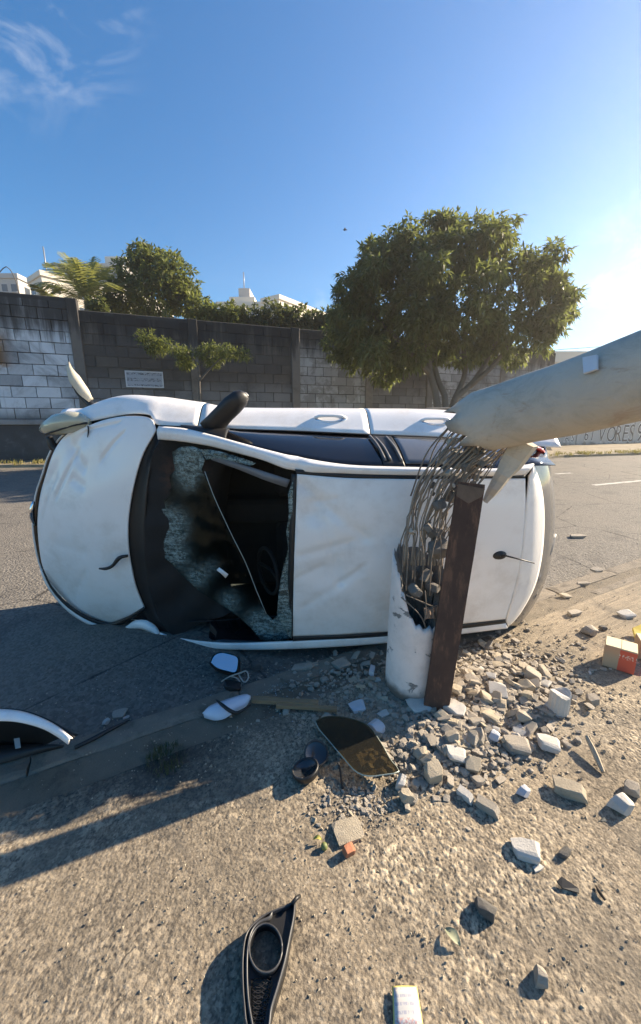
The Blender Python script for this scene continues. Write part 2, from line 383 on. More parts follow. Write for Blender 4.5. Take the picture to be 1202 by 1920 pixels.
# ================================================================== block wall behind the road
def mat_block(name, base_a, base_b, paint=None, paint_amt=0.0, lo=2.0, hi=4.6, mould=.8, orange=False):
    t = NT(name); v = t.co('World'); z = t.xyz(v)[2]
    inf = t.node('ObjectInfo').outputs['Random']
    c = t.mix(t.noise(v, 2.2, 6, .65), base_a, base_b)
    if paint:
        worn = t.ramp(t.math('ADD', t.noise(v, 1.1, 6, .7, .5), t.math('MULTIPLY', inf, .12)), .66 - .35*paint_amt, .54 - .35*paint_amt + .3, 0, 1)
        band = t.math('MULTIPLY', t.ramp(z, lo - .3, lo + .1), t.ramp(z, hi, hi - 1.0))
        c = t.mix(t.math('MULTIPLY', band, t.ramp(worn, 0, 1, .35, .95)), c, paint)
    # rain-washed black mould: from the top down in streaks
    st = t.noise(t.map(v, (1.6, 1.6, .16)), 1.5, 6, .7); top = t.ramp(z, 3.4, 5.9)
    m = t.ramp(t.math('ADD', st, t.math('MULTIPLY', top, .42)), .62, .88, 0, mould)
    c = t.mix(m, c, (.016,.016,.018))
    if orange:
        x = t.xyz(v)[0]
        reg = t.math('MULTIPLY', t.math('MULTIPLY', t.ramp(x, -11.15, -11.75), t.ramp(z, 3.2, 3.6)), t.ramp(z, 4.9, 4.4))
        c = t.mix(t.math('MULTIPLY', reg, t.ramp(t.noise(v, 2.0, 4), .35, .5)), c, (.26,.13,.04))
    c = t.mix(t.math('MULTIPLY', t.math('POWER', inf, 2.0), .5), c, (.04,.04,.043))
    c = t.mix(t.ramp(t.noise(v, .55, 6, .72, .6), .46, .68, 0, .5), c, (.045,.043,.041))
    t.bump(t.noise(v, 22, 6, .7), .6, .02)
    return t.set(c, .92, Specular_IOR_Level=.2)
M_BL_W = mat_block('whitewashed blocks', (.20,.20,.20), (.30,.30,.30), (.62,.65,.69), 1.0, 1.9, 5.4, .85, True)
M_BL_D = mat_block('bare soot stained blocks', (.075,.066,.057), (.14,.122,.105), (.36,.37,.39), .0, 1.9, 3.6, .9)
M_BL_M = mat_block('half whitewashed blocks', (.13,.12,.11), (.22,.205,.19), (.42,.42,.42), .55, 1.0, 5.2, .9)
M_MORT = simple('dark mortar', (.035,.034,.036), .95, kind='World', scale=3)
M_MORT2 = mat_block('soot stained joints', (.075,.066,.058), (.12,.105,.092), None, 0, mould=.9)
M_PIL = mat_block('stained concrete pillar', (.15,.135,.12), (.24,.215,.19), None, 0, mould=.85)
M_PLI = mat_block('mouldy plinth', (.045,.046,.048), (.10,.10,.10), (.17,.175,.18), .1, .3, 1.6, .6)
def wbox(name, s0, s1, z0, z1, o0, o1, mat, parent, bevel=0.0):
    bm = bmesh.new(); Mx = Matrix.Identity(4)
    for i, c in enumerate((WD, -WN, Vector((0,0,1)))):
        for k in range(3): Mx[k][i] = c[k]
    # local frame: x along wall, y away from the road
    bm_box(bm, (s0, -o1, z0), (s1, -o0, z1))
    if bevel: bmesh.ops.bevel(bm, geom=bm.edges[:], offset=bevel, segments=1, affect='EDGES')
    me = from_bm(name, bm); o = link(name, me, mat, parent); return o
wall_root = empty('block_wall', W0); wall_root.rotation_euler = (0, 0, math.atan2(WD.y, WD.x))
tag(wall_root, 'tall stained concrete block wall with pillars across the road', 'wall')
secs = [(-24.0, 3.0, 6.0, M_BL_W), (3.32, 7.25, 5.62, M_BL_D), (7.6, 11.7, 5.62, M_BL_D), (12.05, 15.5, 5.62, M_BL_M), (15.85, 19.1, 5.62, M_BL_D), (19.45, 24, 5.62, M_BL_M), (24.3, 28, 5.62, M_BL_D)]
BW, BH = .80, .40
block_me = {}
def block_mesh(m, w):
    key = (m.name, round(w, 2))
    if key not in block_me:
        bm = bmesh.new(); bm_box(bm, (-w/2 + .014, -.06, .013), (w/2 - .014, .06, BH - .013))
        me = from_bm('block', bm); me.materials.append(m); block_me[key] = me
    return block_me[key]
nblk = 0; rest = bmesh.new()
for s0, s1, top, m in secs:
    wbox('mortar_core', s0 - .1, s1 + .1, 1.35, top - .12, -.16, -.05 if m is M_BL_W else .028, M_MORT if m is M_BL_W else M_MORT2, wall_root)
    wbox('plinth', s0, s1, -.2, 1.42, -.2, .10, M_PLI, wall_root, .02)
    wbox('ledge', s0, s1, 1.42, 1.62, -.2, .17, M_PIL if m is not M_BL_W else M_BL_W, wall_root, .025)
    wbox('coping', s0, s1, top - .14, top + .03, -.22, .06, M_PLI, wall_root, .03)
    z = 1.63; row = 0
    while z < top - .2:
        x = s0 - (BW/2 if row % 2 else 0)
        while x < s1 - .05:
            a, b = max(x, s0), min(x + BW, s1)
            if b - a > .12:
                seen = -1.2 < (a+b)/2 < 21
                if seen and nblk < 298:
                    o = bpy.data.objects.new('block', block_mesh(m, b - a)); COL.objects.link(o); o.parent = wall_root
                    o.location = ((a+b)/2, random.uniform(-.010, .012), z + random.uniform(-.006,.006)); o.rotation_euler = (0, random.uniform(-.006,.006), random.uniform(-.01,.01)); nblk += 1
                else:
                    bm_box(rest, (a + .014, -.06, z + .013), (b - .014, .06, z + BH - .013))
            x += BW
        z += BH; row += 1
o = link('distant_blocks', from_bm('distant_blocks', rest), M_BL_M, wall_root); tag(o, kind='stuff')
for s, w, top in ((3.16, .36, 6.02), (7.43, .38, 5.66), (11.88, .38, 5.66), (15.68, .38, 5.66), (19.28, .38, 5.66), (24.15, .34, 5.66)):
    wbox('pillar', s - w/2, s + w/2, -.2, top, -.2, .14, M_PIL, wall_root, .02)
# painted plaque on the wall
s0, z1 = wpx(234, 695); s1, z0 = wpx(308, 728)
t = NT('faded painted notice'); v = t.co('Object'); x = t.xyz(v)
wr = t.noise(t.map(v, (5, 1, 9)), 2.2, 5, .7, 1.2)
rows = t.math('SINE', t.math('MULTIPLY', x[2], 26.0))
c = t.mix(t.math('MULTIPLY', t.ramp(wr, .50, .56), t.ramp(rows, -.4, .4)), (.34,.37,.42), (.085,.09,.10))
plaque = wbox('plaque', s0, s1, z0, z1, .072, .10, t.set(c, .85), None)
plaque.location = W0; plaque.rotation_euler = wall_root.rotation_euler
tag(plaque, 'faded white painted notice board on the dark block wall', 'sign')
fr = wbox('border', s0, s1, z1 - .05, z1, .10, .107, simple('notice border', (.5,.52,.55), .8), plaque)
wbox('border', s0, s1, z0, z0 + .05, .10, .107, fr.data.materials[0], plaque)
wbox('border', s0, s0 + .05, z0 + .052, z1 - .052, .10, .107, fr.data.materials[0], plaque)
wbox('border', s1 - .05, s1, z0 + .052, z1 - .052, .10, .107, fr.data.materials[0], plaque)

# rendered wall with painted letters, farther along the road
t = NT('grey limewashed render'); v = t.co('World'); z = t.xyz(v)[2]
c = t.mix(t.noise(v, 1.4, 6, .65), (.34,.335,.32), (.50,.49,.465))
c = t.mix(t.ramp(t.math('ADD', z, t.noise(v, 2, 5)), .75, .45, 0, .8), c, (.10,.095,.08))
t.bump(t.noise(v, 20, 5), .4, .015); M_REND = t.set(c, .9)
gw = empty('painted_wall', wall(28.2)); gw.rotation_euler = wall_root.rotation_euler
tag(gw, 'grey rendered wall with painted letters beyond the fallen pole', 'wall')
def gwbox(name, s0, s1, z0, z1, o0, o1, mat, bev=.02):
    o = wbox(name, s0 - 28.2, s1 - 28.2, z0, z1, o0, o1, mat, gw, bev); return o
gwbox('panel', 28.2, 75, -.2, 3.1, -.2, .02, M_REND); gwbox('coping', 28.2, 75, 3.1, 3.24, -.26, .08, M_PIL)
for s in (31, 36.5, 42, 47.5): gwbox('pillar', s - .14, s + .14, -.2, 3.09, .02, .07, M_REND, .01)
def letter(ch, s, z, size, mat, off, out, parent, wscale=.78):
    cu = bpy.data.curves.new('t', 'FONT'); cu.body = ch; cu.size = size; cu.offset = off; cu.extrude = .004; cu.resolution_u = 3
    o = bpy.data.objects.new('t', cu); COL.objects.link(o); bpy.context.view_layer.update()
    me = bpy.data.meshes.new_from_object(o.evaluated_get(bpy.context.evaluated_depsgraph_get())); bpy.data.objects.remove(o)
    q = link('painted_letter', me, mat, parent); q.rotation_euler = (R(90), 0, 0); q.scale = (wscale, 1, 1)
    q.location = (s - 28.2, -out, z); return q
M_LW = simple('white letter paint', (.72,.72,.70), .85, var=.2, scale=3); M_LD = simple('dark letter paint', (.07,.068,.07), .85, var=.3, scale=3)
for ch, px, py0, py1 in (('6', 1098, 826, 803), ('I', 1111, 826, 803), ('V', 1124, 828, 799), ('O', 1139, 828, 798), ('R', 1154, 828, 796), ('E', 1168, 828, 795), ('S', 1180, 828, 794), ('9', 1195, 828, 792), ('A', 1062, 828, 812), ('S', 1074, 828, 812)):
    s, z0 = wpx(px - 5, py0); _, z1 = wpx(px - 5, py1); sz = (z1 - z0) / .72
    letter(ch, s, z0, sz, M_LW, .045, .030, gw); letter(ch, s, z0, sz, M_LD, -.005, .042, gw)

# ================================================================== vegetation
def mat_leaf(name, a, b, trans=.35):
    t = NT(name); v = t.co('World'); n = t.noise(v, 2.6, 3)
    isl = t.node('NewGeometry').outputs['Random Per Island']
    c = t.mix(isl, a, b); c = t.mix(t.ramp(n, .35, .7, 0, .5), c, a)
    t.set(c, .5, Specular_IOR_Level=.4)
    tr = t.node('BsdfTranslucent'); t.put(tr.inputs['Color'], t.mix(.5, c, (b[0]*1.6, b[1]*1.7, b[2]*.9)))
    mx = t.node('MixShader'); mx.inputs[0].default_value = trans
    t.l.new(t.b.outputs[0], mx.inputs[1]); t.l.new(tr.outputs[0], mx.inputs[2]); t.l.new(mx.outputs[0], t.out.inputs['Surface'])
    return t.m
M_LEAF_A = mat_leaf('broad dark leaves', (.060,.080,.032), (.165,.18,.070), .5)
M_LEAF_B = mat_leaf('light green leaves', (.060,.085,.025), (.17,.18,.06), .45)
M_LEAF_C = mat_leaf('shrub leaves', (.050,.068,.026), (.12,.13,.05), .4)
M_PALM = mat_leaf('palm leaflets', (.11,.13,.04), (.30,.29,.11), .4)
M_BARK = simple('grey bark', (.13,.11,.09), .9, kind='World', scale=9, bump=.8, bdist=.03)
def leaf_cloud(rosettes, per, ln, wd, droop=.25, spread=1.0):
    """rosettes: list of (centre, outward). Every rosette is a whorl of pointed leaves."""
    N = len(rosettes); C = np.array([tuple(c) for c, _ in rosettes]); O = np.array([tuple(o) for _, o in rosettes])
    C = np.repeat(C, per, 0); O = np.repeat(O, per, 0); n = len(C)
    d = rng.normal(size=(n, 3)) * spread; d = O * .75 + d; d[:, 2] -= droop
    d /= np.linalg.norm(d, axis=1)[:, None] + 1e-9
    up = rng.normal(size=(n, 3)) * .5 + np.array([0, 0, 1.0]); side = np.cross(d, up); side /= np.linalg.norm(side, axis=1)[:, None] + 1e-9
    L = ln * rng.uniform(.65, 1.25, n)[:, None]; W = wd * rng.uniform(.7, 1.2, n)[:, None]
    nrm = np.cross(side, d)
    b = C + d * L * .08; m1 = C + d * L * .5 + side * W + nrm * L * .06; m2 = C + d * L * .5 - side * W + nrm * L * .06
    tip = C + d * L - nrm * L * .10 + np.array([0, 0, -1.0]) * L * droop * .4
    V = np.stack([b, m1, tip, m2], 1).reshape(-1, 3)
    F = np.arange(n*4).reshape(-1, 4)
    return V, F
def cloud_mesh(name, V, F):
    me = bpy.data.meshes.new(name); me.vertices.add(len(V)); me.vertices.foreach_set('co', V.astype(np.float32).ravel())
    me.loops.add(F.size); me.loops.foreach_set('vertex_index', F.ravel().astype(np.int32))
    me.polygons.add(len(F)); me.polygons.foreach_set('loop_start', np.arange(0, F.size, 4, dtype=np.int32)); me.update(calc_edges=True)
    return me
def lobes_to_rosettes(lobes, dens, origin, inner=.25):
    out = []
    for c, r, sq in lobes:
        n = int(dens * r * r)
        for _ in range(n):
            d = Vector(rng.normal(size=3)); d.normalize()
            gap = mnoise.noise(d * 4.3 + c * 1.9)
            if gap < -.16 and rng.random() < .85: continue
            bump = .80 + .46 * mnoise.noise(d * 2.1 + c * .7) + .26 * mnoise.noise(d * 5.5 + c)
            k = rng.uniform(.82, 1.04) if rng.random() > inner else rng.uniform(.3, .85)
            p = c + Vector((d.x * r, d.y * r, d.z * r * sq)) * bump * k
            out.append((p - origin, d))
    return out
def tree(name, base, lobes, stems, label, leafmat, ln, wd, dens, per=7, droop=.3, cat='tree', group=None, inner=.25):
    root = empty(name, base); tag(root, label, cat, group)
    V, F = leaf_cloud(lobes_to_rosettes(lobes, dens, Vector(base), inner), per, ln, wd, droop)
    link('crown', cloud_mesh('crown', V, F), leafmat, root)
    bm = bmesh.new()
    for pts, r in stems: tube_mesh([Vector(p) - Vector(base) for p in pts], r, 7, 12, bm=bm)
    link('trunk', from_bm('trunk', bm, True), M_BARK, root)
    return root
# big tree in front of the wall
TY = 15.8
def lob(x, y, rpx, dy=0.0, sq=.9):
    Y = TY + dy; return (at(x, y, Y), rpx / FPX * Y * 1.02, sq)
big = [lob(760,500,62,-.5), lob(850,480,66,-.8), lob(925,462,58,0), lob(985,520,66,-.5), lob(1020,570,58,0), lob(880,570,85,-1.2), lob(780,580,80,-1.0),
       lob(700,560,62,0), lob(665,540,44,.6), lob(690,615,62,.4), lob(940,610,66,-.3), lob(1000,620,45,.3), lob(820,640,62,.5), lob(740,640,58,.8),
       lob(655,590,40,1.0), lob(690,660,50,1.2), lob(660,668,40,1.5), lob(632,650,34,1.8), lob(720,700,36,1.6), lob(745,680,44,.8), lob(650,640,36,1.4), lob(800,672,34,1.0), lob(865,655,44,.4), lob(915,655,40,.6), lob(900,430,34,.5), lob(735,455,34,.6), lob(830,440,32,.5), lob(1055,560,30,0), lob(965,665,36,1.2,.7), lob(640,620,34,1.4)]
_r = random.Random(21)
big = [(c, r*.74, s) for c, r, s in big]
for k in range(46):      # small outer sprays break up the outline
    a_ = _r.uniform(-.35, math.pi + .5); ex, ey = 205*math.cos(a_), 150*math.sin(a_)
    big.append(lob(852 + ex*_r.uniform(.80, 1.08), 575 - ey*_r.uniform(.80, 1.10), _r.uniform(11, 24), _r.uniform(-1.6, 1.6)))
for k in range(30): big.append(lob(_r.uniform(660, 1050), _r.uniform(470, 670), _r.uniform(16, 34), _r.uniform(-2.6, 1.0)))
tb = at(835, 790, TY); tb.z = .04
def up(x, y, dy=0): return at(x, y, TY + dy)
big_stems = [([tb, up(818,745), up(806,700), up(800,640,-.2), up(780,560,-.3)], [.20,.16,.13,.10,.05]),
             ([tb, up(836,755), up(822,715,.3), up(815,660,.4), up(850,520,.2)], [.22,.13,.11,.08,.04]),
             ([tb, up(850,755,.2), up(880,725,.4), up(905,690,.4), up(940,620)], [.22,.15,.12,.10,.05]),
             ([up(850,755,.2), up(872,700,.6), up(870,650,.5), up(880,560)], [.13,.10,.09,.05]),
             ([up(880,725,.4), up(920,690,.2), up(960,640,.2), up(1000,580)], [.11,.09,.07,.04]),
             ([up(806,700), up(770,660,-.4), up(730,620,-.4), up(690,580)], [.11,.09,.07,.04])]
tree('broadleaf_tree', tb, big, big_stems, 'large round broadleaf tree standing before the wall, behind the fallen pole', M_LEAF_A, .31, .038, 215, 8, .35, inner=.08)
# tree behind the wall, left
def lob2(x, y, rpx, Y=23, sq=.9): return (at(x, y, Y), rpx / FPX * Y * 1.02, sq)
left = [lob2(285,500,34), lob2(320,520,40,22.6), lob2(255,520,36,23.4), lob2(345,555,36), lob2(290,560,46,22.5), lob2(230,555,36), lob2(370,580,30,22.4), lob2(265,475,20), lob2(315,495,22), lob2(395,592,22,22), lob2(210,580,28,22)]
lb = at(290, 760, 23); lb.z = 0
tree('bushy_tree', lb, left, [([lb, at(292,640,23), at(285,560,23), at(290,500,23)], [.2,.15,.1,.04]), ([at(292,640,23), at(330,570,22.8), at(335,530,23)], [.12,.08,.04])],
     'bushy green tree rising behind the wall beside the palm', M_LEAF_B, .30, .05, 260, 6, .2, inner=.15)
# shrubs along the top of the wall
for i, (x, y, r, Y) in enumerate(((430,588,24,22), (470,595,26,22.5), (515,592,30,23), (555,596,27,23.2), (590,602,24,23.6), (620,600,26,23.8), (180,572,16,19.5), (650,612,30,23.5))):
    lobs = [lob2(x, y, r, Y, .8), lob2(x - r*.6, y + r*.5, r*.75, Y, .9), lob2(x + r*.6, y + r*.55, r*.75, Y, .9), lob2(x, y + r*1.3, r*.9, Y)]
    b = at(x, 760, Y); b.z = 0
    names = ['pale green shrub above the wall, next to the bushy tree', 'shrub in front of the low pale apartment block', 'dark rounded shrub above the wall beneath the block\'s bright corner',
             'shrub above the wall just past the pale apartment block', 'low ragged shrub above the wall under the small cloud', 'shrub above the wall touching the big round tree',
             'small clipped dark shrub at the foot of the palm fronds', 'shrub half hidden behind the left edge of the big round tree']
    tree('shrub', b, lobs, [([b, at(x, 660, Y), at(x, y, Y)], [.08,.06,.03])], names[i], M_LEAF_C if i else M_LEAF_B, .26, .06, 240, 5, .1, 'shrub', 'shrubs behind the wall')
# sapling before the wall, feathery
SY = 15.6
sb = at(372, 790, SY); sb.z = .05
sap_l = [(at(x, y, SY + dy), r / FPX * SY, .55) for x, y, r, dy in ((275,632,22,0), (305,645,24,.2), (340,658,24,-.2), (290,655,22,0), (395,655,22,.2), (425,660,24,0), (455,665,20,0), (400,680,20,.2), (350,680,22,.3), (375,665,16,0))]
tree('sapling', sb, sap_l, [([sb, at(374,720,SY), at(372,690,SY), at(352,660,SY), at(300,640,SY)], [.06,.05,.04,.025,.012]), ([at(373,715,SY), at(395,690,SY), at(425,665,SY), at(455,662,SY)], [.045,.035,.02,.01]), ([at(372,700,SY), at(378,670,SY), at(400,655,SY)], [.03,.02,.01])],
     'thin sapling with feathery spread branches in front of the wall', M_LEAF_B, .17, .016, 620, 5, .2, inner=.6)
# palms
def palm(name, base, crown, n, flen, label, seed, trunk_r=.16, up_bias=.55):
    root = empty(name, base); tag(root, label, 'palm tree'); rr = random.Random(seed)
    tube_obj('trunk', [Vector((0,0,0)), (Vector(crown) - Vector(base))*.5 + Vector((.1,0,0)), Vector(crown) - Vector(base)], [trunk_r*1.2, trunk_r, trunk_r*.9], M_BARK, root, 8, 8)
    c = Vector(crown) - Vector(base)
    for i in range(n):
        az = 2*math.pi*i/n + rr.uniform(-.25,.25); el = rr.uniform(.35, 1.45) * up_bias / .75; L = flen * rr.uniform(.8, 1.12)
        h = Vector((math.cos(az), math.sin(az), 0)); spine = []
        for k in range(13):
            t_ = k / 12; spine.append(c + h * (L*t_*math.cos(el)*(1 - .12*t_)) + Vector((0, 0, L*(math.sin(el)*t_ - (.55 - .25*math.sin(el))*t_**2.2))))
        vs, fs = [], []
        def quad(a, b, cc, d): k = len(vs); vs.extend([a, b, cc, d]); fs.append((k, k+1, k+2, k+3))
        for k in range(len(spine) - 1):
            a, b = spine[k], spine[k+1]; dr = (b - a).normalized(); sd = dr.cross(Vector((0,0,1))); sd.normalize(); w = .03*(1 - k/13)
            quad(a - sd*w, a + sd*w, b + sd*w*.9, b - sd*w*.9)
            if k == 0: continue
            for j in range(3):
                p = a.lerp(b, j/3); ll = L*.26*math.sin(math.pi*min(1, (k + j/4)/12*.9 + .1))
                for sg in (-1, 1):
                    q = p + (sd*sg*.8 + dr*.62 + Vector((0,0,-.28 + rr.uniform(-.15,.15))))*ll
                    w2 = dr*.028; quad(p - w2, p + w2, q + w2*.25, q - w2*.25)
        link('frond', mesh('frond', vs, fs), M_PALM, root)
    return root
pb = at(158, 760, 21); pb.z = 0
palm('palm_tree', pb, at(163, 566, 21), 20, 3.4, 'green palm with arching fronds rising behind the wall', 3, .14, .75)
pb2 = at(92, 760, 19.5); pb2.z = 0
palm('young_palm', pb2, at(90, 556, 19.5), 9, 1.15, 'small drooping dry palm just showing over the wall, left of the tall palm', 5, .08, .45)
# vine stems arching over the wall top at the far left
tube_obj('dry_vine', [at(-8,520,17), at(12,500,17), at(28,522,17), at(36,552,17)], .018, M_BARK, None, 5, 12)
tag(bpy.data.objects['dry_vine'], 'bare dry vine arching over the wall top at the frame edge', 'vine')

# ================================================================== far apartment blocks
M_BLD = simple('pale building paint', (.62,.56,.47), .85, kind='World', scale=.3, var=.1)
M_BLD2 = simple('grey building paint', (.42,.40,.38), .85, kind='World', scale=.3, var=.1)
M_GLS = NT('dark window glass').set((.05,.06,.075), .15)
M_STEEL = simple('galvanised steel', (.28,.28,.29), .5, .7)
def apartment(name, x0, x1, ytop, Y, depth, label, floors, cols, m=M_BLD, yaw=0.0, band=True):
    p0, p1 = at(x0, ytop, Y), at(x1, ytop, Y); w = p1.x - p0.x; h = p0.z
    root = empty(name, ((p0.x + p1.x)/2, Y, 0), yaw); tag(root, label, 'building')
    box_obj('wall', (-w/2, 0, -.2), (w/2, depth, h - .9), m, root)
    box_obj('roof', (-w/2 - .3, -.3, h - .895), (w/2 + .3, depth + .3, h), m, root, .05)
    fh = 3.0
    for f in range(floors):
        zt = h - 1.9 - f*fh
        for c in range(cols):
            cx = -w/2 + w*(c + .5)/cols; ww = w/cols*.28
            q = box_obj('window', (cx - ww, -.06, zt - 1.35), (cx + ww, .03, zt), M_GLS, root)
            box_obj('sill', (cx - ww - .1, -.22, zt - 1.5), (cx + ww + .1, -.062, zt - 1.352), m, q)
        for c in range(max(2, int(depth/4))):
            cy = depth*(c + .5)/max(2, int(depth/4))
            box_obj('window', (w/2 - .03, cy - .7, zt - 1.35), (w/2 + .06, cy + .7, zt), M_GLS, root)
        if band and f: box_obj('floor_band', (-w/2 - .15, -.15, zt + .55), (w/2 + .15, -.002, zt + .85), M_BLD2, root)
    return root, p0, w, h
YB = 85
r0, p0, w0, h0 = apartment('apartment_block', -40, 31, 513, YB, 14, 'grey apartment block at the far left end above the wall', 4, 4, M_BLD2)
r1, p1, w1, h1 = apartment('apartment_block', 33, 96, 514, YB - 6, 26, 'bright white apartment block between the wall and the palm', 4, 2, M_BLD, R(-38))
r2, p2, w2, h2 = apartment('apartment_block', 98, 226, 494, YB + 15, 14, 'tall pale apartment block behind the palm with a lattice mast', 5, 6, M_BLD2)
box_obj('water_tank', (w2*.18, 3, h2 + .002), (w2*.5, 12, h2 + 2.6), M_BLD, r2, .1)
r3, p3, w3, h3 = apartment('apartment_block', 408, 492, 566, YB + 10, 20, 'long low pale apartment block with a stepped roof house', 4, 7)
box_obj('roof_house', (-w3*.3, 3, h3 + .002), (w3*.28, 13, h3 + 1.9), M_BLD, r3, .05); box_obj('roof_house', (-w3*.1, 4, h3 + 1.903), (w3*.16, 11, h3 + 4.0), M_BLD2, r3, .05)
tube_obj('roof_mast', [(w3*.0, 6, h3 + 4), (w3*.0, 6, h3 + 8)], .12, M_STEEL, r3, 5)
r4, p4, w4, h4 = apartment('apartment_block', 486, 528, 556, YB + 2, 24, 'sunlit corner apartment block right of the stepped one', 4, 3, M_BLD, R(-35))
# lattice mast
mb = at(237, 492, YB + 16); mt = at(237, 455, YB + 16); hh = mt.z - h2
mast = empty('lattice_mast', (mb.x, YB + 18, h2 + .0)); tag(mast, 'thin steel lattice mast on the roof behind the bushy tree', 'mast')
bm = bmesh.new(); wv = .6
for sx, sy in ((-1,-1),(1,-1),(1,1),(-1,1)): tube_mesh([(sx*wv, sy*wv, 0), (sx*wv*.4, sy*wv*.4, hh)], .10, 4, bm=bm)
link('leg_frame', from_bm('leg_frame', bm), M_STEEL, mast)
bm = bmesh.new()
for k in range(6):
    za, zb = hh*k/6, hh*(k+1)/6; wa, wb = wv*(1 - .6*k/6), wv*(1 - .6*(k+1)/6)
    for s in (-1, 1): tube_mesh([(-wa, s*wa, za), (wb, s*wb, zb)], .06, 4, bm=bm); tube_mesh([(wa, s*wa, za), (-wb, s*wb, zb)], .06, 4, bm=bm)
link('bracing', from_bm('bracing', bm), M_STEEL, mast)
# whip antenna on the white block
m2 = empty('whip_antenna', at(88, 512, YB - 2)); tag(m2, 'slim whip antenna on the white block\'s roof', 'antenna')
tube_obj('rod', [(0,0,-2), (0,0,4.5)], .12, M_STEEL, m2, 5); tube_obj('element', [(-.7,0,1.4), (.7,0,1.4)], .08, M_STEEL, m2, 4)
# low house with pale roof far right, power line
hb = at(1003, 676, 46); 
shed = empty('white_roofed_shed', (hb.x + 4, 46, 0)); tag(shed, 'low shed with a bright pale roof seen between tree and fallen pole', 'building')
box_obj('wall', (-6, 0, -.2), (9, 8, hb.z - .3), M_BLD2, shed)
box_obj('roof', (-6.5, -.6, hb.z - .295), (9.5, 8.6, hb.z + .9), M_BLD, shed, .05)
cab = tube_obj('power_cable', [at(985,668,30), at(1035,657,30), at(1100,652,30), at(1260,640,30)], .018, simple('black cable', (.02,.02,.02), .6), None, 5, 16)
tag(cab, 'thin black power cable crossing the sky above the shed', 'cable')
# small bird in the sky
bp = at(647, 431, 26); bird = empty('bird', bp); tag(bird, 'tiny dark bird flying in the blue sky', 'bird')
M_BIRD = simple('dark feathers', (.03,.03,.035), .8)
bm = bmesh.new(); lathe_bm(bm, [(.001,-.14),(.03,-.08),(.04,0),(.03,.08),(.012,.12),(.001,.14)], 8, Matrix.Rotation(R(90), 4, 'Y')); link('body', from_bm('body', bm, True), M_BIRD, bird)
for s in (-1, 1): link('wing', mesh('wing', [(-.05,0,.01),(.05,0,.01),(.03,s*.12,.05),(-.04,s*.22,.02),(-.06,s*.1,.04)], [(0,1,2,3,4)]), M_BIRD, bird)
# straw tufts along the verge
def tuft_mesh(n, spread, h, w, seed):
    r_ = np.random.default_rng(seed); vs, fs = [], []
    for i in range(n):
        a = r_.uniform(0, 2*math.pi); rr = spread*math.sqrt(r_.uniform()); x, y = rr*math.cos(a), rr*math.sin(a)
        l = h*r_.uniform(.5, 1.2); bx, by = r_.normal(0, .45, 2)*l; k = len(vs); ca, sa = math.cos(a+1.3)*w, math.sin(a+1.3)*w
        vs += [(x-ca, y-sa, -.01), (x+ca, y+sa, -.01), (x+bx*.5+ca*.7, y+by*.5+sa*.7, l*.65), (x+bx*.5-ca*.7, y+by*.5-sa*.7, l*.65), (x+bx, y+by, l*.9)]
        fs += [(k, k+1, k+2, k+3), (k+3, k+2, k+4)]
    return vs, fs
M_STRAW = mat_leaf('dry straw', (.16,.14,.04), (.34,.29,.11), .2)
vs, fs = [], []
for i in range(260):
    x = rng.uniform(-14, 26); y = edge_y(x) + abs(rng.normal(.25, .5)); v_, f_ = tuft_mesh(14, .18, .16, .012, i)
    k = len(vs); vs += [(a + x, b + y, c + ROAD_Z + .09) for a, b, c in v_]; fs += [tuple(q + k for q in f) for f in f_]
tag(link('verge_grass', mesh('verge_grass', vs, fs), M_STRAW), 'dry yellow grass along the far edge of the road', 'grass', kind='stuff')
# ================================================================== overturned car
# car frame: s forward, t to its right side (which now points up), h away from the wheels (towards the viewer)
CO = Vector((.135, 3.70, .846)); yaw_, roll_ = R(3.84), R(4.1)
cF = Vector((-math.cos(yaw_), -math.sin(yaw_), 0)); _n = Vector((math.sin(yaw_), -math.cos(yaw_), 0)); _z = Vector((0,0,1))
cU = _n*math.cos(roll_) - _z*math.sin(roll_); cR = _z*math.cos(roll_) + _n*math.sin(roll_)
def C(x, y, h):
    r = ray(x, y); k = (h - (EYE - CO).dot(cU)) / r.dot(cU); p = EYE + r*k - CO
    return np.array([p.dot(cF), p.dot(cR), h])
def Cs(*pts): return [C(*p) for p in pts]
car = bpy.data.objects.new('overturned_car', None); COL.objects.link(car); car.empty_display_size = .2
Mx = Matrix.Identity(4)
for i, c in enumerate((cF, -cR, cU)):
    for k in range(3): Mx[k][i] = c[k]
Mx.translation = CO; car.matrix_world = Mx
tag(car, 'white hatchback lying on its side with a smashed windscreen', 'car')

def mat_paint():
    t = NT('white car paint'); v = t.co('Object')
    dust = t.ramp(t.noise(v, 2.9, 8, .72), .42, .74, .02, .5)
    c = t.mix(dust, (.84,.81,.785), (.50,.43,.36))
    scr = t.ramp(t.noise(t.map(v, (3, 20, 20), (0,0,.6)), 4.2, 6, .8, 1.2), .66, .72, 0, .7)
    c = t.mix(scr, c, (.40,.38,.36))
    t.bump(t.noise(v, 2.2, 2, .5), .03, .05)
    return t.set(c, t.ramp(dust, 0, .4, .28, .6), Coat_Weight=.25, Coat_Roughness=.15)
M_WHITE = mat_paint()
M_BLK = simple('black plastic trim', (.011,.011,.012), .5, var=.3, scale=30)
M_RUB = simple('black rubber', (.013,.013,.014), .75, var=.2)
M_INT = simple('charcoal cabin fabric', (.016,.016,.017), .9, var=.4, scale=14, bump=.4)
t = NT('dusty black dashboard'); v = t.co('Object'); pt = t.node('VectorMath', operation='DISTANCE'); t.l.new(v, pt.inputs[0]); pt.inputs[1].default_value = (1.12, -.42, .98)
M_INT2 = t.set(t.mix(t.math('MULTIPLY', t.ramp(pt.outputs['Value'], .22, .06), t.ramp(t.noise(v, 11, 5, .7), .42, .58)), (.012,.012,.013), (.075,.036,.022)), .8); t.bump(t.noise(v, 60, 4), .4, .004)
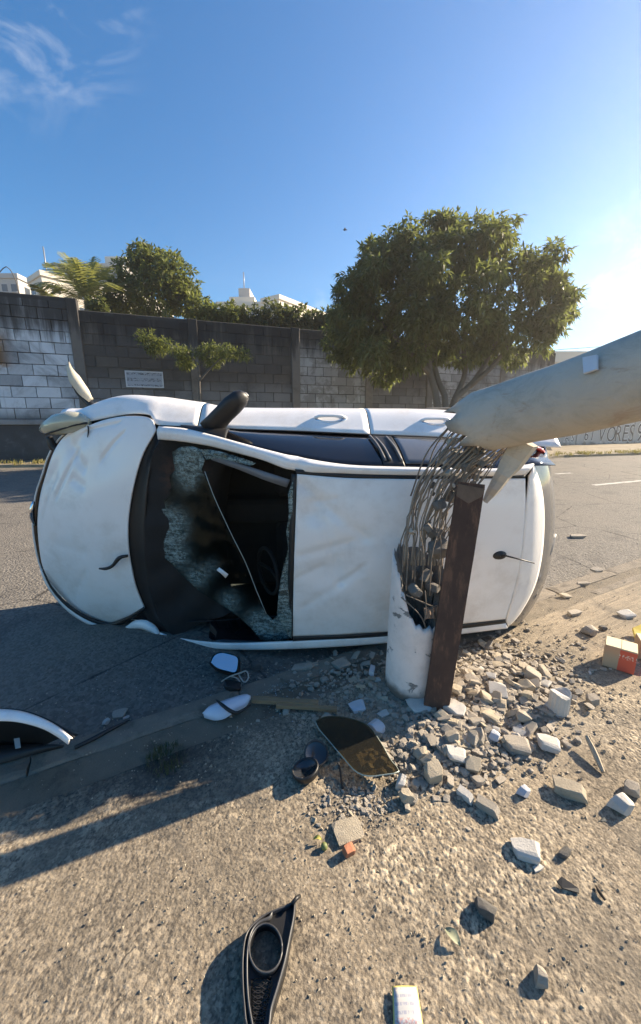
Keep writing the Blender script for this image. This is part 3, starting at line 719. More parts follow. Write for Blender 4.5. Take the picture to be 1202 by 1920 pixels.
M_DUSTY = simple('dusty grey trim', (.10,.10,.105), .6, var=.5, scale=12)
M_TINT = NT('dark tinted window').set((.006,.006,.008), .05, Specular_IOR_Level=.6)
M_GREYWIN = NT('grey reflective window').set((.10,.105,.115), .08, Specular_IOR_Level=.8)
M_CHROME = NT('chrome').set((.7,.7,.72), .12, 1.0)
M_UNDER = simple('dirty underbody', (.03,.028,.026), .9, var=.4, scale=8)
t = NT('yellowed headlamp lens'); v = t.co('Object')
c = t.mix(t.noise(v, 9, 5, .6), (.30,.285,.20), (.52,.50,.38)); t.bump(t.noise(v, 40, 4), .3, .004)
M_LAMP = t.set(c, .22, Coat_Weight=.6)
M_RED = NT('red lamp lens').set((.45,.03,.03), .15, Coat_Weight=.5)

def L3(p): return (float(p[0]), float(-p[1]), float(p[2]))
def grid_mesh(name, G, flip=False, thick=.0, mats=(None,), parent=None, disp=None, smooth=True, keep=None):
    """G[i][j] of (s,t,h) points -> a panel; thick > 0 gives it a dark inner skin"""
    nu, nv = len(G), len(G[0]); vs = []
    for i in range(nu):
        for j in range(nv):
            p = np.array(G[i][j], float)
            if disp: p = p + disp(i/(nu-1), j/(nv-1), p)
            vs.append(L3(p))
    fs = []
    for i in range(nu-1):
        for j in range(nv-1):
            q = [i*nv+j, (i+1)*nv+j, (i+1)*nv+j+1, i*nv+j+1]
            if keep:
                m = np.mean([vs[k] for k in q], 0)
                if not keep(m): continue
            fs.append(q[::-1] if flip else q)
    cen = np.array([.3, 0, .62]); acc = 0.0; VA = np.array(vs)
    for q in fs[::3]:
        n_ = np.cross(VA[q[1]] - VA[q[0]], VA[q[3]] - VA[q[0]]); acc += float(np.dot(n_, VA[q[0]] - cen))
    if acc < 0: fs = [q[::-1] for q in fs]
    me = mesh(name, vs, fs, smooth); o = link(name, me, mats, parent)
    if thick:
        same = len(me.materials) < 2
        md = o.modifiers.new('thickness', 'SOLIDIFY'); md.thickness = thick; md.offset = -1; md.material_offset = 0 if same else 1; md.use_rim = True; md.material_offset_rim = 0
    return o
def coons(Lc, Rc, Bc, Tc, nu, nv):
    """Lc, Rc run along v at u=0,1; Bc, Tc run along u at v=0,1"""
    Lp, Rp, Bp, Tp = catmull(Lc, nv), catmull(Rc, nv), catmull(Bc, nu), catmull(Tc, nu); G = []
    c00, c01, c10, c11 = Lp[0], Lp[-1], Rp[0], Rp[-1]
    for i in range(nu):
        u = i/(nu-1); row = []
        for j in range(nv):
            v = j/(nv-1)
            row.append((1-v)*Bp[i] + v*Tp[i] + (1-u)*Lp[j] + u*Rp[j] - ((1-u)*(1-v)*c00 + (1-u)*v*c01 + u*(1-v)*c10 + u*v*c11))
        G.append(row)
    return G
def net(rows, nu, nv):
    Rr = [catmull(r, nu) for r in rows]
    return [catmull([r[i] for r in Rr], nv) for i in range(nu)]
def dent(cu, cv, ru, rv, d, sharp=1.0):
    def f(u, v, p):
        q = ((u-cu)/ru)**2 + ((v-cv)/rv)**2
        return np.array([0, 0, -d*math.exp(-sharp*q)])
    return f
def sumd(*fs):
    return lambda u, v, p: sum((f(u, v, p) for f in fs), np.zeros(3))
def wob(amp, sc, seed=0.0):
    return lambda u, v, p: np.array([0, 0, amp*mnoise.noise(Vector((p[0]*sc+seed, p[1]*sc, seed)))])
def crease(u0, v0, u1, v1, d, w):
    def f(u, v, p):
        dx, dy = u1-u0, v1-v0; k = max(0, min(1, ((u-u0)*dx + (v-v0)*dy)/(dx*dx+dy*dy)))
        q = math.hypot(u-u0-k*dx, v-v0-k*dy); return np.array([0, 0, -d*math.exp(-(q/w)**2)])
    return f

# --- bonnet
hb_ = Cs((293,806,.965),(264,862,.99),(243,950,1.01),(240,1017,1.01),(252,1093,.995),(270,1141,.965))
hf_ = Cs((163,799,.84),(127,813,.80),(103,843,.775),(86,890,.765),(75,930,.76),(70,983,.755),(74,1030,.755),(84,1072,.755),(107,1107,.75),(150,1147,.755),(207,1170,.77))
ht_ = Cs((293,806,.965),(281,784,.94),(240,780,.90),(200,786,.87),(163,799,.84)); hl_ = Cs((270,1141,.965),(240,1158,.86),(207,1170,.77))
G = coons(hb_, hf_, ht_, hl_, 70, 76)
hood_d = sumd(lambda u, v, p: np.array([0, 0, .055*math.sin(math.pi*u)*math.sin(math.pi*v)**.7]), dent(.62,.30,.14,.10,.018), dent(.35,.22,.16,.08,.014), dent(.75,.16,.10,.07,.02),
              crease(.95,.10,.55,.26,.016,.018), crease(.85,.55,.45,.62,.006,.02), crease(.45,.05,.75,.09,.014,.014), crease(.9,.82,.5,.7,.007,.016), crease(.70,.20,.78,.36,.016,.02), crease(.50,.34,.66,.30,.012,.014), crease(.30,.10,.40,.22,.012,.016), crease(.86,.30,.93,.46,.010,.014), dent(.9,.28,.07,.06,.02), wob(.008, 3.1, 2.0))
hood = grid_mesh('bonnet', G, True, .012, [M_WHITE, M_BLK], car, hood_d)
# bent lip of the bonnet over the wing
# --- black scuttle between bonnet and windscreen
c2 = Cs((300,826,1.0),(284,862,1.02),(275,920,1.03),(272,1000,1.035),(281,1095,1.03),(300,1160,1.01),(330,1196,1.0))
hb2 = [p + np.array([.02, 0, -.022]) for p in hb_[:-1]] + [C(268,1146,.94), C(296,1192,.94)]
grid_mesh('scuttle', net([hb2, [(a+b)/2 + np.array([0,0,-.02]) for a, b in zip(catmull(hb2, 7), catmull(c2, 7))], c2], 30, 8), False, .01, [M_BLK, M_BLK], car)
# --- dashboard inside
dash_in = [p + np.array([-.42, 0, -.05]) for p in catmull(c2, 7)]; dash_lo = [p + np.array([-.50, 0, -.32]) for p in catmull(c2, 7)]
for q in (dash_in, dash_lo):
    for p in q: p[1] = max(-.66, min(.64, p[1]*.92))
dash = grid_mesh('dashboard', net([c2, [(a*.6+b*.4) + np.array([0,0,-.03]) for a, b in zip(catmull(c2,7), dash_in)], dash_in, dash_lo], 30, 12), False, 0, [M_INT2], car, wob(.05, 6, 4))
# --- windscreen pillars and roof rails
p1 = Cs((297,799,.965),(345,803,1.03),(400,816,1.13),(440,827,1.20),(500,843,1.29),(560,857,1.365),(650,871,1.385),(750,875,1.39),(850,877,1.39),(930,878,1.38),(1000,869,1.33))
p2 = Cs((296,824,.985),(340,828,1.05),(390,836,1.13),(430,846,1.20),(490,862,1.30),(553,883,1.395),(650,889,1.41),(750,892,1.415),(850,893,1.415),(930,893,1.40),(985,892,1.38))
pm = [(a+b)/2 + np.array([0, .012, .022]) for a, b in zip(catmull(p1, 40), catmull(p2, 40))]
def pillar_kink(u, v, p):
    return np.array([0, 0, -.02*math.exp(-((p[0]-.36)/.02)**2) - .012*math.exp(-((p[0]-.40)/.015)**2)])
grid_mesh('roof_rail', net([catmull(p1,40), pm, catmull(p2,40)], 90, 8), True, .012, [M_WHITE, M_BLK], car, pillar_kink)
q2 = Cs((300,1186,.985),(330,1196,1.04),(420,1206,1.24),(548,1203,1.395),(730,1192,1.41),(948,1168,1.375))
q1 = Cs((298,1197,.965),(330,1206,1.00),(420,1217,1.20),(548,1217,1.35),(730,1205,1.375),(952,1177,1.32))
qm = [(a+b)/2 + np.array([0, -.01, .018]) for a, b in zip(catmull(q1, 40), catmull(q2, 40))]
grid_mesh('roof_rail', net([catmull(q2,40), qm, catmull(q1,40)], 70, 8), True, .012, [M_WHITE, M_BLK], car)
# --- roof
rt = Cs((557,889,1.405),(650,896,1.42),(750,898,1.425),(850,898,1.42),(985,897,1.385)); rb = Cs((549,1193,1.405),(640,1190,1.42),(730,1184,1.425),(840,1172,1.415),(948,1161,1.385))
rh = Cs((557,889,1.405),(555,960,1.445),(552,1040,1.46),(550,1120,1.445),(549,1193,1.405)); rr = Cs((985,897,1.385),(985,960,1.425),(978,1030,1.44),(966,1100,1.42),(948,1161,1.385))
G = coons(rh, rr, rt, rb, 110, 80)
roof_d = sumd(crease(.02,.05,.30,.34,0.0131,.030), crease(.03,.45,.24,.36,0.0100,.026), crease(.05,.78,.28,.55,0.0085,.024), crease(.12,.25,.20,.62,0.0092,.022), crease(.20,.62,.30,.50,0.0062,.014), crease(.0,.60,.12,.52,0.0077,.02), crease(.06,.15,.16,.12,0.0062,.016), crease(.28,.30,.36,.44,0.0038,.014), crease(.10,.70,.18,.86,0.0046,.016), crease(.34,.20,.37,.30,0.0023,.008), crease(.36,.26,.39,.36,0.0023,.008), crease(.72,.08,.90,.12,0.0015,.02), dent(.14,.55,.08,.10,.03), dent(.08,.2,.06,.07,.025), dent(.26,.42,.10,.12,.015),
              crease(.30,.62,.42,.92,.006,.03), lambda u, v, p: np.array([0,0,.012*math.sin(math.pi*u)*math.sin(math.pi*v)]), wob(.006, 4.2, 7.0))
roof = grid_mesh('roof', G, False, .010, [M_WHITE, M_INT], car, roof_d)
# drip mouldings
def strip_between(name, a, b, mat, off=.004, n=50, parent=car):
    A_, B_ = catmull(a, n), catmull(b, n)
    return grid_mesh(name, [[A_[i] + np.array([0,0,off-.014]), (A_[i]+B_[i])/2 + np.array([0,0,off-.005]), B_[i] + np.array([0,0,off-.014])] for i in range(n)], True, .006, [mat, mat], parent)
strip_between('drip_moulding', Cs((553,880,1.402),(650,887,1.415),(750,890,1.42),(850,891,1.42),(985,890,1.385)), [p + np.array([0,-.004,0]) for p in rt], M_BLK, .008)
strip_between('drip_moulding', [p + np.array([0,.004,0]) for p in rb], Cs((549,1204,1.40),(640,1201,1.415),(730,1194,1.415),(840,1183,1.41),(948,1170,1.38)), M_BLK, .008)
# header strip with crumbs of glass
strip_between('windscreen_header', [p + np.array([.035,0,-.012]) for p in rh], [p + np.array([.003,0,.002]) for p in rh], M_BLK, .006)
# --- tail: spoiler, rear screen, tailgate
sp0 = [p + np.array([-.004,0,0]) for p in ([C(992,892,1.378)] + rr[1:-1] + [C(949,1166,1.378)])]
sp1 = Cs((1001,869,1.32),(1016,915,1.335),(1021,970,1.345),(1017,1040,1.345),(1003,1100,1.335),(976,1150,1.315),(953,1176,1.30))
spm = [(a+b)/2 + np.array([0,0,.012]) for a, b in zip(catmull(sp0, 20), catmull(sp1, 20))]
grid_mesh('spoiler', net([catmull(sp0,20), spm, catmull(sp1,20)], 40, 10), False, .012, [M_WHITE, M_BLK], car)
tg0 = [p + np.array([.012,0,-.03]) for p in catmull(sp1, 20)]
tg1 = catmull(Cs((1024,838,1.0),(1036,890,1.0),(1041,950,1.0),(1039,1000,1.0),(1030,1060,1.0),(1008,1120,.98),(975,1170,.96)), 20)
grid_mesh('rear_window', net([tg0, [(a+b)/2 + np.array([-.03,0,.02]) for a, b in zip(tg0, tg1)], tg1], 30, 10), False, .006, [M_GREYWIN, M_BLK], car)
def ex(pts, ds, h, ts=1.0): return [np.array([p[0]+ds, p[1]*ts, h]) for p in pts]
tg2 = ex(tg1, -.10, .75, 1.16); tg3 = ex(tg1, -.08, .45, 1.3); tg4 = ex(tg1, .05, .24, 1.3)
for q in (tg2, tg3, tg4):
    for p in q: p[1] = max(-.84, min(.84, p[1])); p[0] = min(p[0], -1.30 - .25*(1-(p[1]/.86)**2))
grid_mesh('tailgate', net([tg1, tg2, tg3, tg4], 30, 14), False, .012, [M_WHITE, M_BLK], car)
wip = C(1022,1035,1.15)
tube_obj('rear_wiper', [L3(C(1016,1062,1.2)), L3(C(1027,1035,1.16)), L3(C(1040,1002,1.08))], [.02,.03,.015], M_DUSTY, car, 6, 8)
for px, py in ((1012,846),):
    a = C(px,py,1.12); b = C(1024,880,1.02)
    tube_obj('tail_lamp', [L3(C(1000,838,1.16)), L3(C(1014,845,1.10)), L3(C(1025,872,1.02)), L3(C(1033,905,.98))], [.008,.022,.024,.010], M_RED, car, 8, 14)
# --- right flank (now on top): wing, doors, quarter panel
def flank(rowdef, side=1):
    return rowdef
def seg(row, s_hi, s_lo, n=24):
    P = np.array(catmull(row, 200)); s = P[:,0]; o = np.argsort(s); ss = np.linspace(s_hi, s_lo, n)
    return [np.array([v, np.interp(v, s[o], P[o,1]), np.interp(v, s[o], P[o,2])]) for v in ss]
belt = Cs((165,790,.80),(240,776,.86),(285,778,.91),(300,797,.955),(405,799,.955),(440,803,.955),(560,807,.96),(690,813,.965),(850,820,.97),(950,832,.97),(1012,850,1.0))
crest = Cs((150,768,.70),(195,750,.72),(240,741,.735),(300,745,.745),(370,757,.75),(440,767,.75),(640,769,.75),(830,772,.75),(940,785,.76),(1020,832,.85))
crest[-1] = np.array([-1.58, .74, .80]); belt[-1] = np.array([-1.52, .60, 1.0])
mid_r = [np.array([p[0], min(p[1]-.005, .88), .50]) for p in crest]; sill_r = [np.array([p[0], min(p[1]-.05, .83), .26]) for p in crest]
FW, RW = np.array([1.50, .0, .31]), np.array([-1.02, .0, .31])
def arch(m):
    return all(math.hypot(m[0]-w[0], m[2]-w[2]) > .345 for w in (FW, RW))
def side_panel(name, s_hi, s_lo, side=1, n=26, rows=None):
    rws = rows or (belt, crest, mid_r, sill_r)
    rs = [seg(r, s_hi, s_lo, n) for r in rws]
    if side < 0:
        rs = [[np.array([p[0], -min(p[1], .855), p[2]]) for p in r] for r in rs]
    G = [catmull([r[i] for r in rs], 18) for i in range(n)]
    o = grid_mesh(name, G, side < 0, .010, [M_WHITE, M_BLK], car, None, keep=arch)
    if side < 0: o.modifiers[0].material_offset_rim = 1
    return o
S_FD = C(376,776,.85)[0]; S_B = C(690,790,.85)[0]; S_C = C(868,790,.85)[0]
for sd in (1, -1):
    side_panel('wing', 2.0 if sd > 0 else 1.95, S_FD + .004, sd)
    fd = side_panel('front_door', S_FD - .004, S_B + .004, sd); rd = side_panel('rear_door', S_B - .004, S_C + .004, sd)
    side_panel('quarter_panel', S_C - .004, -1.50, sd)
    if sd > 0: FD, RD = fd, rd
# dark jamb just under the panel gaps
jam = [seg(r, 1.95, -1.45, 30) for r in (belt, crest, mid_r, sill_r)]
grid_mesh('door_jamb', [[p + np.array([0, -.03, -.012 if k == 0 else 0]) for k, p in enumerate([r[i] for r in jam])] for i in range(30)], False, 0, [M_BLK], car, keep=arch)
# door handles: shallow bright scoops
for px, py, d in ((620,785,FD), (818,793,RD)):
    c0 = C(px,py,.86); P = seg(belt, c0[0]+.001, c0[0], 2)[0]; Q = seg(crest, c0[0]+.001, c0[0], 2)[0]; m_ = P*.45 + Q*.55; n_ = np.array([0, .82, .55])
    bm = bmesh.new(); rg = []
    for r_, z_ in ((1.0, .006), (.96, .014), (.8, .012), (.55, .002), (.25, -.004)):
        rg.append([bm.verts.new(L3(m_ + np.array([math.cos(a)*.115*r_, 0, 0]) + np.array([0, -.55, .82])*math.sin(a)*.042*r_ + n_*z_)) for a in np.linspace(0, 2*math.pi, 20, endpoint=False)])
    for A_, B_ in zip(rg, rg[1:]):
        for k in range(20): bm.faces.new((A_[k], A_[(k+1)%20], B_[(k+1)%20], B_[k]))
    bm.faces.new(rg[-1]); link('handle_cup', from_bm('handle_cup', bm, True), M_CHROME, d)
    tube_obj('handle', [L3(m_ + np.array([s_, 0, 0]) + n_*z_) for s_, z_ in ((-.11,.012),(-.07,.03),(.07,.03),(.11,.012))], .011, M_WHITE, d, 6, 8)
# --- side windows (upper side)
def window(name, s_hi, s_lo, mat, inset=.010, lo=.0, hi=1.0, parent=car):
    a = seg(belt, s_hi, s_lo, 20); b = seg(p1, s_hi, s_lo, 20); G = []
    for i in range(20):
        d = b[i] - a[i]; nrm = np.array([0, d[2], -d[1]]); nrm = nrm/np.linalg.norm(nrm)
        G.append([a[i] + d*k + nrm*(.018*math.sin(math.pi*k) - inset) for k in np.linspace(lo, hi, 8)])
    return grid_mesh(name, G, False, .004, [mat, mat], parent)
window('side_window', C(300,798,.96)[0], -1.25, M_TINT, .012)
window('quarter_light_trim', C(340,800,.98)[0], C(428,812,1.05)[0], M_BLK, .004)
window('pillar_trim', C(706,840,1.15)[0], C(745,845,1.18)[0], M_BLK, .002)
rw = window('rear_side_window', C(748,845,1.18)[0], C(905,850,1.2)[0], M_GREYWIN, .000, .08, .92)
for px0, px1 in (((692,822),(722,868)), ((703,826),(731,866)), ((722,824),(752,868))):
    a, b = C(*px0, 1.0), C(*px1, 1.33); tube_obj('window_guide', [L3(a + np.array([0,.02,.02])), L3((a+b)/2 + np.array([0,.03,.03])), L3(b + np.array([0,.015,.01]))], .009, M_DUSTY, car, 6, 8)
strip_between('belt_moulding', seg(belt, C(428,803,.96)[0], S_C, 40), [p + np.array([0,-.004,.022]) for p in seg(belt, C(428,803,.96)[0], S_C, 40)], M_BLK, .016)
# underside rear windows on the ground side: plain glass
a = [np.array([p[0], -p[1], p[2]]) for p in seg(belt, 1.05, -1.25, 20)]; b = seg(q1, 1.05, -1.10, 20)
grid_mesh('side_window', [[a[i], (a[i]+b[i])/2 + np.array([0,-.02,0]), b[i]] for i in range(20)], True, .004, [M_TINT, M_TINT], car)
# --- door mirror, upper side
m0, m1, m2 = C(402,806,1.0), C(428,768,1.02), C(452,744,1.03)
bm = bmesh.new(); rings = []
for k, (px, py, h, wa, wb) in enumerate(((392,808,1.0,.095,.035),(404,794,1.01,.085,.045),(420,776,1.02,.080,.058),(436,760,1.03,.082,.062),(450,747,1.03,.072,.055),(458,740,1.03,.050,.035),(461,738,1.03,.02,.015))):
    c0 = C(px,py,h); ax = np.array([.62, .70, .25]); ax = ax/np.linalg.norm(ax); ay = np.array([.2, .0, 1.0]); ay = ay/np.linalg.norm(ay)
    rings.append([bm.verts.new(L3(c0 + ax*math.cos(a)*wa*.80 + ay*math.sin(a)*wb)) for a in np.linspace(0, 2*math.pi, 14, endpoint=False)])
for A_, B_ in zip(rings, rings[1:]):
    for k in range(14): bm.faces.new((A_[k], A_[(k+1)%14], B_[(k+1)%14], B_[k]))
bm.faces.new(rings[0][::-1]); bm.faces.new(rings[-1])
bmesh.ops.recalc_face_normals(bm, faces=bm.faces[:])
mir = link('door_mirror', from_bm('door_mirror', bm, True), M_BLK, car)
tube_obj('mirror_cap_edge', [L3(C(440,747,.99)), L3(C(450,740,1.0)), L3(C(459,737,1.01)), L3(C(465,742,1.02))], .006, M_WHITE, mir, 6, 10)
# --- nose: bumper skin, grille gap, headlamp
nf = [p + np.array([.03, 0, -.03]) for p in catmull(hf_, 30)]
n1 = [np.array([p[0] + .035 - .02*abs(p[1]), p[1]*1.01, .66]) for p in nf]
n2 = [np.array([p[0] + .075 - .03*abs(p[1]), p[1]*1.02, .50]) for p in nf]
n3 = [np.array([p[0] + .05 - .03*abs(p[1]), p[1]*1.02, .25]) for p in nf]
for q in (n1, n2, n3):
    for p in q: p[1] = max(-.84, p[1])
grid_mesh('grille', net([[p + np.array([-.03,0,-.03]) for p in nf], n1], 30, 4), False, .01, [M_BLK, M_BLK], car)
bump_top = [p + np.array([.028, 0, .0]) for p in n1]
grid_mesh('bumper', net([[p + np.array([.012,0,.035]) for p in n1], bump_top, n2, n3], 34, 14), False, .012, [M_WHITE, M_BLK], car, wob(.012, 5, 1))
# split strips of bumper skin sprung away from the bonnet edge
def shard(name, pts, wid, mat, parent=car, thick=.006, n=18):
    P_ = catmull(pts, n); W_ = np.interp(np.linspace(0,1,n), np.linspace(0,1,len(wid)), wid); G = []
    for i in range(n):
        d = P_[min(i+1,n-1)] - P_[max(i-1,0)]; d = d/np.linalg.norm(d); sd = np.cross(d, np.array([0,.0,1.0])); sd = sd/(np.linalg.norm(sd)+1e-9)
        G.append([P_[i] - sd*W_[i], P_[i] + np.array([0,0,W_[i]*.5]), P_[i] + sd*W_[i]])
    return grid_mesh(name, G, True, thick, [mat, mat], parent)
shard('bumper_strip', Cs((121,838,.72),(110,868,.745),(98,902,.755),(86,935,.76),(76,965,.75)), [.008,.042,.045,.03,.006], M_WHITE)
shard('bumper_strip', Cs((76,1068,.775),(92,1100,.78),(125,1138,.785),(165,1166,.79),(210,1180,.80),(262,1188,.83)), [.006,.02,.026,.024,.02,.006], M_WHITE)
shard('dark_gap_strip', Cs((80,1070,.79),(98,1104,.80),(130,1138,.80),(170,1162,.80),(208,1172,.80),(240,1160,.88),(271,1140,.975)), [.004,.012,.016,.018,.022,.016,.012], M_BLK)  # dark of the gap along the bonnet edge, laid in as black strip
shard('lower_wing', Cs((236,1178,.86),(262,1172,.90),(284,1178,.95),(297,1190,.975)), [.012,.045,.055,.02], M_WHITE)
tube_obj('chrome_badge', [L3(C(63,940,.70)), L3(C(60,955,.71)), L3(C(61,972,.70)), L3(C(66,985,.69))], [.008,.018,.018,.008], M_CHROME, car, 8, 10)
# headlamp pushed out of the wing
bm = bmesh.new(); rings = []
for px, py, h, wa, wb in ((79,806,.72,.022,.03),(90,802,.74,.05,.06),(112,796,.77,.075,.085),(136,791,.79,.075,.085),(155,788,.81,.055,.06),(168,790,.82,.02,.03)):
    c0 = C(px,py,h); rings.append([bm.verts.new(L3(c0 + np.array([.25,.95,0])*math.cos(a)*wa + np.array([.1,0,.95])*math.sin(a)*wb)) for a in np.linspace(0, 2*math.pi, 16, endpoint=False)])
for A_, B_ in zip(rings, rings[1:]):
    for k in range(16): bm.faces.new((A_[k], A_[(k+1)%16], B_[(k+1)%16], B_[k]))
bm.faces.new(rings[0][::-1]); bm.faces.new(rings[-1]); bmesh.ops.recalc_face_normals(bm, faces=bm.faces[:])
hl = link('headlamp', from_bm('headlamp', bm, True), M_LAMP, car)
tube_obj('lamp_seam', [L3(C(84,815,.79)), L3(C(110,806,.845)), L3(C(140,797,.86)), L3(C(164,793,.85))], .007, M_BLK, hl, 6, 12)
tube_obj('lamp_bracket', [L3(C(92,818,.70)), L3(C(100,838,.70)), L3(C(112,846,.71)), L3(C(118,862,.72))], [.02,.03,.03,.02], M_BLK, car, 7, 10)
# crescent of sprung bumper corner sticking up behind the wing
cr = [np.array(C(x, y, .45)) for x, y in ((127,686),(136,706),(148,724),(160,740),(170,752))]
A_ = catmull(cr, 16); wv_ = np.interp(np.linspace(0,1,16), [0,.35,.75,1], [.004,.05,.045,.012])
grid_mesh('bumper_corner', [[A_[i] - np.array([.578,-.48,.654])*wv_[i]*.75, A_[i] + np.array([-.02,.02,.012]), A_[i] + np.array([.578,-.48,.654])*wv_[i]*.75] for i in range(16)], False, .012, [simple('cream plastic', (.50,.46,.37), .45), bpy.data.materials['cream plastic']], car)
tube_obj('corner_backing', [L3(A_[3] + np.array([.05,-.07,-.08])), L3(A_[8] + np.array([.05,-.06,-.08])), L3(A_[15] + np.array([.02,-.04,-.05])), L3(C(172,775,.45))], [.004,.018,.03,.04], M_BLK, car, 8, 14)
# --- wipers, torn trims on the bonnet
def CH(x, y, h): return L3(C(x, y, h))
wp = tube_obj('wiper_arm', [CH(240,1042,1.03), CH(224,1046,1.045), CH(212,1060,1.03), CH(200,1066,1.03), CH(186,1066,1.02)], [.010,.016,.012,.013,.006], M_BLK, car, 6, 14)
tube_obj('bonnet_scar', [CH(165,798,.855), CH(166,808,.865), CH(164,820,.87)], [.004,.006,.002], M_BLK, car, 5, 8)
# --- aerial
ac = C(935,1040,1.445); bm = bmesh.new()
rings = lathe_bm(bm, [(.001,.026),(.020,.024),(.034,.015),(.038,.004),(.038,-.012)], 18, Matrix.Translation(L3(ac)) @ Matrix.Diagonal((1.3,.8,1,1)))
aer = link('aerial', from_bm('aerial', bm, True), M_BLK, car)
tube_obj('aerial_rod', [CH(944,1041,1.478), CH(972,1048,1.50), CH(1002,1056,1.52)], [.006,.005,.004], M_BLK, aer, 6)
# --- wheels
for w in (FW, RW):
    for sd in (1, -1):
        x0 = np.array([w[0], sd*.735, w[2]]); Tm = Matrix.Translation(L3(x0)) @ Matrix.Rotation(R(90), 4, 'X')
        wh = empty('wheel'); wh.parent = car
        bm = bmesh.new(); lathe_bm(bm, [(.20,-.09),(.27,-.10),(.305,-.085),(.313,-.05),(.315,0),(.313,.05),(.305,.085),(.27,.10),(.20,.09)], 36, Tm); link('tyre', from_bm('tyre', bm, True), M_RUB, wh)
        bm = bmesh.new(); lathe_bm(bm, [(.20,-.07),(.19,-.03),(.17,-.035),(.06,-.02),(.02,-.03),(.001,-.03)], 24, Tm); lathe_bm(bm, [(.20,.07),(.19,.03),(.17,.035),(.06,.02),(.02,.03),(.001,.03)], 24, Tm); link('rim', from_bm('rim', bm, True), M_DUSTY, wh)
# --- underbody, firewall, cabin
box_obj('underbody', (-1.55, -.80, .20), (2.10, .80, .26), M_UNDER, car, .02); box_obj('carpet_blocker', (-1.25, -.78, .262), (1.01, .78, .27), M_INT, car); box_obj('console_blocker', (-.3, -.10, .272), (.98, .10, .52), M_INT, car, .03)  # carpet and console added to block a bright strip showing through the cabin
box_obj('firewall', (1.02, -.72, .262), (1.08, .70, .82), M_INT, car)
box_obj('boot_wall', (-1.30, -.66, .262), (-1.26, .62, .95), M_INT, car)
for sd in (-1, 1):
    seat = empty('front_seat'); seat.parent = car
    box_obj('cushion', (.02, sd*.36-.24, .28), (.55, sd*.36+.24, .50), M_INT, seat, .05)
    box_obj('backrest', (-.20, sd*.36-.23, .48), (-.02, sd*.36+.23, 1.06), M_INT, seat, .05); box_obj('headrest', (-.20, sd*.36-.11, 1.09), (-.10, sd*.36+.11, 1.24), M_INT, seat, .03)
box_obj('rear_seat', (-1.02, -.60, .28), (-.55, .60, .55), M_INT, car, .05); box_obj('rear_backrest', (-1.22, -.60, .56), (-1.03, .60, 1.05), M_INT, car, .05)
bm = bmesh.new(); Tm = Matrix.Translation((.60, .36, .88)) @ Matrix.Rotation(R(62), 4, 'Y')
for k in range(28):
    pass
tube_mesh([Tm @ Vector((.18*math.cos(a), .18*math.sin(a), 0)) for a in np.linspace(0, 2*math.pi, 30)], .015, 7, bm=bm, cap=False); tube_mesh([Tm @ Vector((-.17,0,0)), Tm @ Vector((0,0,-.03)), Tm @ Vector((.17,0,0))], .014, 6, bm=bm)
link('steering_wheel', from_bm('steering_wheel', bm, True), M_INT, car)

# --- windscreen remains: crazed laminated sheet folded into the cabin
def mat_crazed():
    t = NT('crazed windscreen glass'); v = t.co('Object')
    v2 = t.mix(.035, v, t.node('TexNoise').outputs['Color'])
    edge = t.node('Attribute'); edge.attribute_name = 'craze'; ez = edge.outputs['Fac']
    st1 = t.noise(t.map(v, (1.0, 4.5, 1.0), (0,0,-.55)), 11, 9, .78, 1.0); st2 = t.noise(v, 46, 6, .75, .4)
    web = t.ramp(t.voro(v, 95, 'DISTANCE_TO_EDGE'), .10, .015)
    milk = t.math('MULTIPLY', t.ramp(t.math('ADD', t.math('MULTIPLY', st1, .6), t.math('MULTIPLY', st2, .4)), .40, .66), t.ramp(ez, .15, 1.0, .0, 1.0))
    white = t.math('ADD', t.math('MULTIPLY', milk, .62), t.math('MULTIPLY', t.math('MULTIPLY', web, t.ramp(ez, .1, .9)), .16))
    dif = t.b; t.set(t.mix(st2, (.22,.33,.33), (.66,.78,.77)), .45, Specular_IOR_Level=.6)
    gl = t.node('BsdfTransparent'); gl.inputs['Color'].default_value = (.60,.66,.63,1)
    gs = t.node('BsdfGlossy'); gs.inputs['Roughness'].default_value = .12; gs.inputs['Color'].default_value = (.8,.9,.9,1)
    m0_ = t.node('MixShader'); m0_.inputs[0].default_value = .012; t.l.new(gl.outputs[0], m0_.inputs[1]); t.l.new(gs.outputs[0], m0_.inputs[2])
    m1_ = t.node('MixShader'); t.l.new(white, m1_.inputs[0]); t.l.new(m0_.outputs[0], m1_.inputs[1]); t.l.new(dif.outputs[0], m1_.inputs[2])
    t.bump(st2, .5, .004); t.l.new(m1_.outputs[0], t.out.inputs['Surface']); return t.m
M_CRAZE = mat_crazed()
